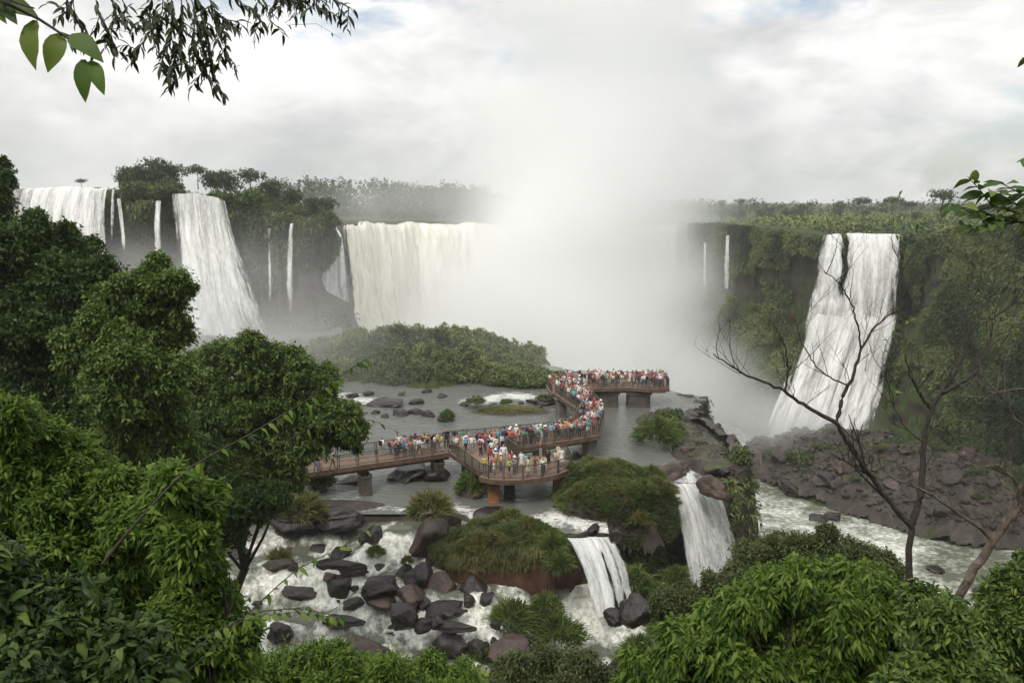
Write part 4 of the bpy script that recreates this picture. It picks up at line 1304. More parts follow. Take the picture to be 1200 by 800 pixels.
for i in range(60):
    q = qb[rng.integers(0, len(qb))]
    o = link('shrub', random.choice(SHRUB['leaf_cliff']), loc=q)
    s = random.uniform(0.6, 1.6)
    o.scale = (s, s, s * 0.8)
    tag(o, 'low green shrub among the boulders of the gorge bank', 'shrub', 'low shrubs of the gorge bank')
for q in scatter(SH, SHn, 46, lambda s, u, q: ((q[:, 0] > 7.5) & (q[:, 0] < 15.5) & (q[:, 1] < 72) & (s < 0.85)) * 1.0)[0]:
    o = link('grass_clump', random.choice(TUFT['grass']), loc=q - np.array([0, 0, 0.15]))
    s = random.uniform(0.5, 1.1)
    o.scale = (s, s, s * 1.2)
    tag(o, 'green grass clump on the steep slope between the two near falls', 'grass clump', 'grass clumps on the slope between the near falls')
for i in range(46):
    px = random.uniform(1015, 1215)
    q = at_z(px, np.interp(px, (1010, 1215), (528, 560)) + random.uniform(-10, 12), random.uniform(-1, 1.5))
    o = link('shrub', random.choice(SHRUB[random.choice(('leaf_cliff', 'leaf_cliff', 'leaf_mid'))]), loc=q)
    s = random.uniform(1.0, 2.3)
    o.scale = (s, s, s * random.uniform(0.7, 1.0))
    tag(o, 'green shrub at the foot of the near green wall above the gorge bank', 'shrub', 'shrubs along the foot of the near green wall')
# the small stones between: too many to count
V, F = [], []
import bmesh as _bm
b_ = _bm.new()
_bm.ops.create_icosphere(b_, subdivisions=1, radius=1.0)
sv = np.array([v.co for v in b_.verts])
sf = np.array([[v.index for v in f.verts] for f in b_.faces])
b_.free()
q = bv[rng.integers(0, len(bv), 4200)] + np.append(rng.normal(size=(4200, 2)) * 0.4, np.zeros((4200, 1)), 1)
q = q[sdpoly(q, BANK) < 1.5]
m = len(q)
sz = (0.16 + 0.5 * rng.random(m) ** 3)[:, None, None]
W_ = sv[None] * (0.65 + 0.7 * rng.random((m, len(sv), 1))) * sz * np.array([1.2, 1.0, 0.7]) + q[:, None]
build('rubble', W_.reshape(-1, 3), (sf[None] + (np.arange(m) * len(sv))[:, None, None]).reshape(-1, 3), MAT['rock_bank'], kind='stuff', label='loose brown stones between the boulders of the gorge bank')
for px, py, w_, h_ in ((975, 605, 22, 8), (905, 552, 18, 8), (958, 606, 26, 8), (1010, 640, 14, 5), (1100, 668, 26, 8), (1150, 690, 22, 7), (1120, 700, 16, 6)):
    boulder(px, py, w_, h_, -3.0, 'dark rock standing out of the pale gorge river', 'rock_wet', 'rocks in the gorge river')
for px, py, s in ((225, 400, 3.2), (255, 392, 3.6), (285, 405, 2.4), (322, 400, 2.4), (390, 392, 3.0), (412, 398, 3.4), (240, 410, 2.2), (350, 404, 2.6), (372, 400, 2.2)):
    p = at_t(px, py, 149)
    o = link('boulder', random.choice(ROCKS['rock_wet']), loc=(p[0], p[1], 18.6 + s * 0.3))
    o.rotation_euler.z = random.uniform(0, 6)
    o.scale = (s * 1.2, s, s * 1.0)
    tag(o, 'dark rock in the spray at the foot of the left cliff', 'boulder', 'rocks under the left falls')

# ------------------------------------------------------------------ shrubs and grass clumps (each a thing)


def plant(px, py, w_, z, label, kind='grass', group=None, tall=1.0, name=None):
    p = at_z(px, py + (w_ * 0.36 if kind in TUFT and w_ > 30 and z < 20 else 0), z)
    t = p[1] / ray(px, py)[1]
    s = w_ * t / 2000.0 * (1.1 if kind in TUFT else 1.0)
    pool = TUFT if kind in TUFT else SHRUB
    o = link(name or ('grass_clump' if kind in TUFT else 'shrub'), random.choice(pool[kind]), loc=p)
    o.rotation_euler.z = random.uniform(0, 6.28)
    o.scale = (s, s, s * tall * (1.25 if kind in TUFT else 1.0))
    return tag(o, label, 'grass clump' if kind in TUFT else 'shrub', group)


for px, py, w_, z, kind, tall, lab in (
        (353, 603, 58, 20.6, 'grass_dry', 0.9, 'yellow grass cap on the big dark boulder at the left of the rapids'),
        (505, 603, 58, 20.8, 'grass_dry', 0.9, 'yellow green grass cap on the rock below the ledge'),
        (545, 664, 26, 18.0, 'grass', 0.9, 'grass tuft on the mossy rock between the rock pile and the red bank'),
        (327, 656, 30, 18.2, 'grass_dry', 0.9, 'yellow grass tuft on the mossy rock at the left of the rapids'),
        (440, 650, 24, 18.4, 'grass', 0.9, 'grass tuft above the smooth black boulder'),
        (478, 660, 18, 18.6, 'grass_dry', 1.0, 'small dry grass tuft on the black boulder above the rock pile'),
        (484, 717, 18, 16.6, 'grass', 1.0, 'small green grass tuft on the black rock below the rock pile'),
        (600, 712, 60, 16.2, 'grass', 0.95, 'long green grass clump hanging at the front of the red bank'),
        (622, 715, 44, 16.0, 'grass', 0.9, 'green grass clump between the red bank and the pale grass clump'),
        (658, 730, 70, 15.0, 'grass', 0.95, 'big pale green grass clump left of the foot of the split fall'),
        (640, 702, 44, 16.6, 'grass', 1.0, 'grass clump on the right side of the red bank'),
        (655, 650, 40, 18.8, 'grass', 1.0, 'upright grass clump at the right end of the red islet top'),
        (648, 628, 36, 19.8, 'grass', 1.0, 'grass clump on the crest of the red islet nearest the split fall'),
        (562, 768, 44, 14.8, 'grass', 1.2, 'long green grass mane on the dark rock low in the rapids'),
        (588, 790, 40, 14.3, 'grass_dry', 0.9, 'dull grass clump at the bottom edge of the rapids'),
        (747, 752, 50, 13.2, 'grass', 1.0, 'grass clump left of the leaf bush at the bottom right'),
        (780, 775, 56, 12.6, 'grass', 1.0, 'lower grass clump left of the leaf bush at the bottom right'),
        (775, 735, 46, 12.6, 'grass', 0.9, 'grass clump under the near white fall'),
        (770, 690, 60, 14.0, 'grass', 0.9, 'grass clump on the slope left of the near white fall'),
        (740, 670, 56, 16.0, 'grass', 0.9, 'grass clump halfway down the slope between the two near falls'),
        (790, 668, 46, 15.0, 'grass', 0.9, 'grass clump touching the left edge of the near white fall'),
        (800, 700, 44, 12.5, 'grass', 0.9, 'grass clump at the foot of the slope beside the near white fall'),
        (553, 574, 42, 20.4, 'grass', 1.0, 'green grass mound in the water left of the platform piers'),
        (524, 490, 20, 20.3, 'grass', 1.0, 'round grass tuft on a rock in the open river'),
        (770, 516, 58, 20.6, 'grass', 0.9, 'bright green grass mound right of the far walkway corner'),
        (786, 508, 36, 20.6, 'grass', 0.9, 'grass mound behind the bright green one right of the walkway'),
        (785, 494, 40, 20.4, 'leaf_cliff', 0.9, 'dark shrub at the shelf edge under the far platform'),
        (865, 545, 40, 20.8, 'leaf_cliff', 1.2, 'round dark green shrub at the top of the shelf edge right'),
        (866, 592, 26, 19.4, 'leaf_cliff', 1.1, 'small shrub on the rock face right of the near fall'),
        (880, 575, 22, 18.8, 'leaf_cliff', 1.1, 'shrub hanging on the outer corner of the shelf edge'),
        (557, 474, 28, 20.3, 'leaf_cliff', 0.8, 'round shrub at the waterline before the scrub island'),
        (593, 474, 18, 20.3, 'leaf_cliff', 0.8, 'small shrub on a rock in the river right of the round one'),
        (638, 470, 26, 20.3, 'leaf_cliff', 0.6, 'low shrub on the long rock left of the zigzag walkway'),
        (375, 568, 40, 20.4, 'grass', 1.0, 'grass under the left end of the walkway'),
        (935, 546, 40, -0.5, 'leaf_cliff', 1.0, 'shrub on the rubble bank below the tall right fall'),
        (950, 558, 26, -1.0, 'leaf_cliff', 0.9, 'small bright shrub in front of the other on the rubble bank'),
        (1115, 560, 50, -0.5, 'leaf_cliff', 0.9, 'green shrub on the rubble bank under the near green wall'),
        (905, 540, 30, -0.5, 'leaf_cliff', 0.9, 'dark shrub at the left end of the rubble bank')):
    plant(px, py, w_, z, lab, kind, None, tall)
for q in p_isl(34, 0.88):
    o = link('shrub', random.choice(SHRUB[random.choice(('leaf_cliff', 'leaf_mid', 'leaf_forest'))]), loc=q)
    s = random.choice((0.4, 0.5, 0.7, 0.9, 1.4)) * random.uniform(0.8, 1.25) * (0.55 if q[0] > -5 else 1)
    o.scale = (s, s, s * random.uniform(0.7, 1.0))
    lab = '%s shrub on the %s of the scrub island' % ('big rounded' if s > 1.1 else 'small rounded', 'left half' if q[0] < -13 else 'right half')
    tag(o, lab, 'shrub', lab)
for px, py, t, s, lab in ((468, 394, 128, 1.9, 'tallest dark bush on the crest of the river island'), (545, 412, 122, 1.2, 'lone dark bush on the skyline of the island tail'),
                          (515, 398, 126, 1.7, 'bush at the right end of the island crest')):
    p = at_t(px, py, t)
    o = link('shrub', random.choice(SHRUB['leaf_forest']), loc=p)
    o.scale = (s, s, s)
    tag(o, lab, 'shrub')

# ------------------------------------------------------------------ plateau trees and far forest
TREE = []
for i, (flat, nc) in enumerate(((0.42, 6), (0.55, 7), (0.9, 7), (0.8, 6), (0.35, 5))):
    cl = []
    for a in range(nc):
        an = a * 2.4
        rr = 0.30 * math.sqrt(a / nc) * 1.15
        cl.append((math.cos(an) * rr, math.sin(an) * rr, 0.72 - 0.25 * rr + 0.06 * math.sin(a * 5), 0.23, 0.23, 0.20 * flat + 0.06))
    if flat > 0.7:
        cl += [(c[0] * 0.8, c[1] * 0.8, c[2] - 0.22, 0.19, 0.19, 0.16) for c in cl[:4]]
    V, F, t = crown(cl, 34, 6, 0.05, 0.055, 0.035)
    TREE.append((mesh_data('crown', V, F, [MAT['leaf_forest']], False, {'tint': t}), mesh_data('trunk', *limbs((0, 0, 0), cl, 0.022, 5, 0.01, 0.5), [MAT['bark_dark']], True)))


def far_tree(p, h, kind, label, group=None):
    t = thing('tree', label, 'tree', p, group, random.uniform(0, 6.28))
    t.scale = (h * random.uniform(0.9, 1.2), h * random.uniform(0.9, 1.2), h)
    tag(link('crown', TREE[kind][0], t), kind='stuff')
    link('trunk', TREE[kind][1], t)
    return t


for px, base, t_, h_, kind, lab in (
        (186, 224, 178, 8.1, 1, 'tallest tree on the left cliff top, standing over the middle fall'),
        (205, 222, 182, 6.3, 1, 'round tree just right of the tallest one on the left cliff'),
        (232, 222, 178, 6.1, 0, 'flat topped tree in the middle of the left cliff top'),
        (170, 226, 176, 5.4, 2, 'bushy tree left of the tallest one on the left cliff'),
        (155, 226, 174, 4.1, 3, 'low tree at the left end of the wooded left cliff top'),
        (265, 228, 178, 5.6, 2, 'bushy tree above the right half of the left cliff'),
        (295, 234, 172, 7.3, 1, 'tree with an airy crown near the right end of the left cliff'),
        (318, 240, 172, 5.4, 3, 'tree near the right end of the left cliff top, behind the airy one'),
        (345, 248, 170, 5.1, 2, 'rounded tree at the right shoulder of the left cliff top'),
        (366, 256, 170, 4.4, 3, 'last low tree at the right tip of the left cliff top'),
        (96, 222, 240, 3.6, 0, 'tiny tree on the horizon above the farthest left fall'),
        (1010, 252, 360, 9.0, 0, 'wide flat topped tree on the right skyline above the tall fall'),
        (1045, 252, 330, 8.5, 1, 'upright crowned tree right of the wide flat one on the skyline'),
        (1068, 252, 330, 6.5, 0, 'low spreading tree between the upright and the big dark skyline trees'),
        (1103, 254, 250, 9.5, 1, 'big dark tree on the right skyline behind the hanging branch'),
        (985, 252, 420, 7.5, 3, 'small tree left of the wide flat one on the right skyline'),
        (867, 248, 300, 5.5, 4, 'thin ragged tree on the skyline beside the mist'),
        (845, 248, 330, 5.0, 3, 'small tree at the misty left end of the right skyline')):
    p = at_t(px, base, t_)
    far_tree(p, h_, kind, lab)
for i in range(26):
    px = random.choice((random.uniform(140, 200), random.uniform(240, 385)))
    t_ = random.uniform(176, 196)
    far_tree(at_t(px, np.interp(px, (140, 240, 385), (226, 230, 258)), t_), random.uniform(4.2, 7.0), random.choice((1, 2, 3, 3)),
             'bushy tree in the wood on the left cliff top ' + ('left of the tall middle fall' if px < 202 else 'right of the tall middle fall'), 'wood on the left cliff ' + ('left' if px < 202 else 'right'))
for i in range(40):
    px = random.uniform(840, 1210)
    t_ = random.uniform(300, 430)
    p = at_t(px, 250, t_)
    far_tree((p[0], p[1], hz(p[0], p[1])), random.uniform(3.5, 7.5), random.choice((0, 1, 2, 3, 3)), 'small tree in the line along the right skyline, ' + ('left of the tall fall' if px < 955 else 'above the tall fall' if px < 1062 else 'right of the tall fall'), 'right skyline trees ' + ('left' if px < 955 else 'middle' if px < 1062 else 'right'))
for i in range(130):
    px = 146 + 240 * i / 129 + random.uniform(-3, 3)
    if 197 < px < 272 and random.random() < 0.75:
        px = random.choice((random.uniform(146, 196), random.uniform(272, 386)))
    p = at_t(px, np.interp(px, (150, 200, 280, 340, 388), (224, 227, 238, 250, 262)) + random.uniform(-4, 5), random.uniform(163, 176) + (5 if px > 370 else 0))
    o = link('shrub', random.choice(SHRUB[random.choice(('leaf_cliff', 'leaf_forest', 'leaf_mid'))]), loc=(p[0], p[1] + 1.5, p[2] - 1.0))
    s = random.uniform(1.4, 3.6)
    o.scale = (s, s, s * random.uniform(0.7, 1.1))
    lab = 'rounded bush on the left cliff top ' + ('left of the tall middle fall' if px < 197 else 'beside the lip of the tall middle fall' if px < 285 else 'above the bare rock with thin strands' if px < 335 else 'at its right tip before the mist')
    tag(o, lab, 'shrub', lab[8:])
for i in range(56):
    px = random.uniform(830, 1200)
    p = at_t(px, 262, random.uniform(188, 300))
    p[2] = hz(p[0], p[1]) - 0.3
    o = link('shrub', random.choice(SHRUB[random.choice(('leaf_cliff', 'leaf_mid'))]), loc=p)
    s = random.uniform(1.0, 2.4)
    o.scale = (s, s, s * 0.7)
    tag(o, 'bush on the flat green plateau above the right cliff', 'shrub', 'bushes on the right plateau')
# scrub carpet on the right plateau
n = 16000
x, y = rng.random(n) * 190 + 50, rng.random(n) * 260 + 140
P = np.stack([x, y, x * 0], 1)
P = P[(sdpoly(P, GORGE) > 2.5)]
P[:, 2] = ground_z(P) + 0.3
V, F, t = hangers(P, np.broadcast_to(np.array([0, 0, 1.0]), P.shape), 3, 1.1, 0.7, 0.15, 0.0, 0.05, 77)
build('plateau_scrub', V, F, MAT['leaf_plain'], attrs={'tint': t}, kind='stuff', label='light green scrub on the plateau above the right cliff')


def forest(label, rows, per, L, mat):
    cl = np.array(rows)
    V, F, t = crown(cl, per, 5, L * 1.2, L, L * 0.62, hollow=0.35)
    return build('forest', V, F, MAT[mat], attrs={'tint': t}, kind='stuff', label=label)


rows = []
for i in range(230):
    px = random.uniform(290, 830)
    t_ = random.uniform(430, 560)
    top = np.interp(px, (290, 340, 420, 560, 610, 830), (214, 209, 213, 219, 226, 236)) + random.uniform(-3, 9)
    p = at_t(px, top, t_)
    r = random.uniform(4.5, 9)
    for k in range(3):
        rows.append((p[0], p[1], p[2] - r * 0.7 - k * r * 1.1, r, r, r * 0.85))
forest('grey green forest on the far bank above the horseshoe fall', rows, 26, 1.5, 'leaf_forest')
rows = []
for i in range(150):
    px = random.uniform(815, 1230)
    t_ = random.uniform(480, 900)
    p = at_t(px, 242 + random.uniform(-5, 5), t_)
    r = random.uniform(4, 8) * t_ / 600
    rows.append((p[0], p[1], p[2] - r * 0.5, r * 1.3, r * 1.3, r * 0.9))
forest('low dark forest line on the horizon at right', rows, 30, 1.9, 'leaf_forest')
rows = []
for i in range(60):
    px = random.uniform(-150, 160)
    t_ = random.uniform(420, 700)
    p = at_t(px, 222 + random.uniform(-1, 4), t_)
    r = random.uniform(4, 7)
    rows.append((p[0], p[1], p[2] - r, r, r, r * 0.8))
forest('far forest hidden behind the farthest left falls', rows, 20, 1.6, 'leaf_forest')

n = 30000
P = np.stack([rng.random(n) * 95 - 55, rng.random(n) * 66 + 1.5, np.zeros(n)], 1)
P = P[(np.minimum(sdpoly(P, SHELF), sdpoly(P, GORGE)) > 1.0) | ((P[:, 1] < 47) & (ground_z(P) > 14.5))]
P = P[np.hypot(P[:, 0], P[:, 1]) > 15]
P[:, 2] = ground_z(P) - 0.6
V, F, t = hangers(P, np.broadcast_to(np.array([0, 0, 1.0]), P.shape), 6, 0.5, 0.22, 0.25, 0.0, 0.25, 83)
build('undergrowth', V, F, MAT['leaf_mid'], attrs={'tint': t}, kind='stuff', label='low leafy undergrowth on the slope below the viewer')

# ------------------------------------------------------------------ walkway
DECK = 22.5
D2 = lambda x, y: at_z(x, y, DECK)[:2]
walk = thing('viewing_walkway', 'long brown zigzag viewing walkway on concrete piers, crowded with visitors', 'walkway', (-5.6, 74.6, DECK))
K, K2 = np.array([-5.6, 74.6]), np.array([-0.4, 75.4])
rdir = np.array([0.894, 0.448])
rn = np.array([-0.448, 0.894])
A0 = np.array([-17.4, 68.6]) - rdir * 9
ddir = unit(np.array([8.94, 5.0]))
dn = np.array([-ddir[1], ddir[0]])
C0 = np.array([8.54, 80.4])
PLAT = [D2(561, 558), D2(572, 561), D2(590, 562.5), D2(613, 562), D2(636, 559), D2(655, 555), D2(672, 548), D2(667, 538), D2(640, 534), D2(604, 534), D2(580, 537)]
RAMP = [A0, K, K + rn * 2.7 + rdir * 1.0, A0 + rn * 2.7]
CONN = [np.array([-2.72, 68.6]) + np.array([0.06, 0.3]), np.array([0.3, 72.6]), K2 + dn * 0.9, K + rn * 1.2, K]
LONG = [K + np.array([1.7, 0.2]), K2, C0, C0 + dn * 2.7, K + rn * 2.9 + rdir * 1.0]
LEG = [C0 + dn * 2.4 - ddir * 1.6, C0 + np.array([0.02, 0.05]), np.array([9.9, 88.6]), np.array([8.9, 98.9]), np.array([5.0, 98.6]), np.array([7.5, 89.9])]
FAR = [np.array([4.6, 98.4]), np.array([7.0, 99.6]), np.array([9.2, 101.4]), np.array([14.6, 101.9]), np.array([16.6, 101.0]), np.array([19.2, 101.6]),
       np.array([19.4, 105.4]), np.array([8.5, 106.4]), np.array([4.2, 103.4])]


def slab(name, poly, z0, z1, mats, parent):
    poly = np.array(poly)
    n = len(poly)
    V = np.concatenate([np.column_stack([poly, np.full(n, z)]) for z in (z0, z1)])
    import bmesh
    bm = bmesh.new()
    vs = [bm.verts.new(v) for v in V]
    bm.faces.new(vs[:n][::-1])
    f = bm.faces.new(vs[n:])
    f.material_index = 1
    for i in range(n):
        bm.faces.new((vs[i], vs[(i + 1) % n], vs[n + (i + 1) % n], vs[n + i]))
    bmesh.ops.recalc_face_normals(bm, faces=bm.faces)
    for v in bm.verts:
        v.co -= Vector(parent.location)
    me = bpy.data.meshes.new(name)
    bm.to_mesh(me)
    bm.free()
    for m in mats:
        me.materials.append(m)
    return link(name, me, parent)


dz = 0.0
for nm, poly in (('ramp_deck', RAMP), ('junction_deck', CONN), ('round_platform', PLAT), ('long_deck', LONG), ('zigzag_deck', LEG), ('far_platform', FAR)):
    slab(nm, poly, DECK - 0.42 - dz, DECK - dz, (MAT['deck'], MAT['deck_top']), walk)
    dz += 0.005
# beams under the decks, set in from the edge
for a, b in ((A0 + rn * 0.5, K + rn * 0.5), (A0 + rn * 2.2, K + rn * 2.2), (K2 + dn * 0.5, C0 + dn * 0.5 - ddir * 0.3), (K2 + dn * 2.2, C0 + dn * 2.2 - ddir * 1.5),
             (np.array([7.9, 90]), np.array([5.6, 98.3])), (np.array([9.3, 102.2]), np.array([18.8, 102.2]))):
    d = unit(b - a)
    n_ = np.array([-d[1], d[0]]) * 0.16
    slab('beam', [a - n_, b - n_, b + n_, a + n_], DECK - 0.72, DECK - 0.452, (MAT['deck'], MAT['deck']), walk)
# railings: one panel mesh of about two metres, repeated along every open edge


def panel_mesh():
    ps = []
    for x in (0.03, 0.97):
        ps.append(box(x - 0.022, x + 0.022, -0.03, 0.03, 0, 1.10))
    ps.append(box(-0.0, 1.0, -0.035, 0.035, 1.10, 1.17))
    ps.append(box(0.052, 0.948, -0.02, 0.02, 0.12, 0.16))
    ps.append(box(0.052, 0.948, -0.02, 0.02, 0.58, 0.61))
    a = join(ps)
    qs = [box(x - 0.0045, x + 0.0045, -0.008, 0.008, 0.16, 1.10) for x in np.linspace(0.09, 0.91, 17)]
    b = join(qs)
    V, F = join([a, b])
    mi = np.concatenate([np.zeros(len(a[1])), np.ones(len(b[1]))])
    return mesh_data('railing_panel', V, F, [MAT['rail'], MAT['rail_mesh']], mi=mi)


PANEL = panel_mesh()


def railing(pts, inset=0.09):
    pts = [np.asarray(p, float) for p in pts]
    for a, b in zip(pts[:-1], pts[1:]):
        L = np.linalg.norm(b - a)
        k = max(1, round(L / 1.75))
        d = (b - a) / L
        n_ = np.array([-d[1], d[0]]) * inset
        for i in range(k):
            p = a + d * (L * i / k + 0.02) + n_
            o = link('railing_panel', PANEL, walk, (p[0] + 5.6, p[1] - 74.6, 0.003))
            o.rotation_euler.z = math.atan2(d[1], d[0])
            o.scale = (L / k - 0.04, 1, 1)


railing([A0, K, PLAT[0] + np.array([0.0, 0.25])])
railing(PLAT[:8])
railing([PLAT[7], PLAT[8], np.array([0.6, 72.9]), K2])
railing([K2, C0, LEG[2], LEG[3] + np.array([-0.2, 0.3])])
railing([K + rn * 2.7 + rdir * 1.0, A0 + rn * 2.7], 0.09)
railing([LEG[4], LEG[5], C0 + dn * 2.7 - ddir * 1.6, K + rn * 2.9 + rdir * 1.0], 0.09)
railing([FAR[2], FAR[3], FAR[4], FAR[5], FAR[6], FAR[7], FAR[8], FAR[0]])


def pier(x, y, w_, d_, mat, z0=17.5, rz=0.0, tag_=None):
    V = []
    zs = [z0, DECK - 2.35, DECK - 2.3, DECK - 1.0, DECK - 0.95, DECK - 0.725]
    ks = [1.06, 1.06, 1.0, 1.0, 1.12, 1.12]
    c = 0.14
    prof = np.array([(-1 + c, -1), (1 - c, -1), (1, -1 + c), (1, 1 - c), (1 - c, 1), (-1 + c, 1), (-1, 1 - c), (-1, -1 + c)])
    for z, k in zip(zs, ks):
        for a, b in prof:
            px, py = a * w_ / 2 * k, b * d_ / 2 * k
            V.append((x + px * math.cos(rz) - py * math.sin(rz), y + px * math.sin(rz) + py * math.cos(rz), z))
    F = []
    for r in range(len(zs) - 1):
        for i in range(8):
            F.append((r * 8 + i, r * 8 + (i + 1) % 8, r * 8 + 8 + (i + 1) % 8, r * 8 + 8 + i))
    return build('pier', V, np.array(F), mat, walk, label=tag_)


for px, py, w_, m in ((372, 575, 1.2, 'pier'), (427, 580, 0.85, 'pier'), (512, 563, 0.85, 'pier'), (549, 560, 0.95, 'pier')):
    p = at_z(px, py, 20)
    pier(p[0], p[1] + 0.5, w_, 1.4, MAT[m], rz=0.46)
for px, py, w_, m, lb in ((579, 590, 0.95, 'pier_rust', 'orange stained pier'), (597, 583, 0.95, 'pier', None), (654, 584, 0.85, 'pier_rust', 'orange stained pier')):
    p = at_z(px, py, 20)
    pier(p[0], p[1] + 0.4, w_, 0.95, MAT[m], 16.5, tag_=lb)
for x, y, w_, d_, m, rz in ((7.6, 81.2, 0.95, 1.2, 'pier_grey', 0.5), (2.6, 78.6, 0.9, 1.2, 'pier_grey', 0.5), (5.75, 97.6, 0.95, 1.2, 'pier_grey', 0.3), (7.9, 92.0, 0.95, 1.2, 'pier_grey', 0.3),
                            (11.4, 103.2, 3.3, 2.2, 'pier', 0.0), (15.6, 103.0, 2.7, 2.2, 'pier', 0.0)):
    pier(x, y, w_, d_, MAT[m], 17.5, rz)

# ------------------------------------------------------------------ people
SKIN = [plain('skin', c, 0.6, 0.08) for c in ((0.50, 0.30, 0.21), (0.36, 0.20, 0.13), (0.20, 0.105, 0.065))]
HAIRM = [plain('hair', c, 0.6, 0.2) for c in ((0.012, 0.010, 0.009), (0.045, 0.026, 0.015), (0.20, 0.13, 0.06), (0.30, 0.29, 0.28))]
SHOE = plain('shoes', (0.05, 0.045, 0.04), 0.7)
CLOTH = {n: plain(n + ' cloth', c, 0.9, 0.12, 20) for n, c in dict(
    white=(0.78, 0.77, 0.74), red=(0.36, 0.06, 0.06), pink=(0.55, 0.27, 0.29), blue=(0.075, 0.15, 0.40), navy=(0.022, 0.028, 0.060), black=(0.014, 0.014, 0.016),
    yellow=(0.62, 0.47, 0.10), green=(0.09, 0.26, 0.13), teal=(0.11, 0.31, 0.31), grey=(0.27, 0.27, 0.28), cream=(0.62, 0.54, 0.40), orange=(0.55, 0.20, 0.09),
    lime=(0.50, 0.60, 0.10), maroon=(0.16, 0.022, 0.035), brown=(0.13, 0.075, 0.045), khaki=(0.33, 0.27, 0.18), denim=(0.085, 0.115, 0.19)).items()}
CLOTH['light blue'] = plain('light blue cloth', (0.24, 0.46, 0.66), 0.9, 0.12, 20)
EYE_M = plain('eyes', (0.01, 0.01, 0.01), 0.3)


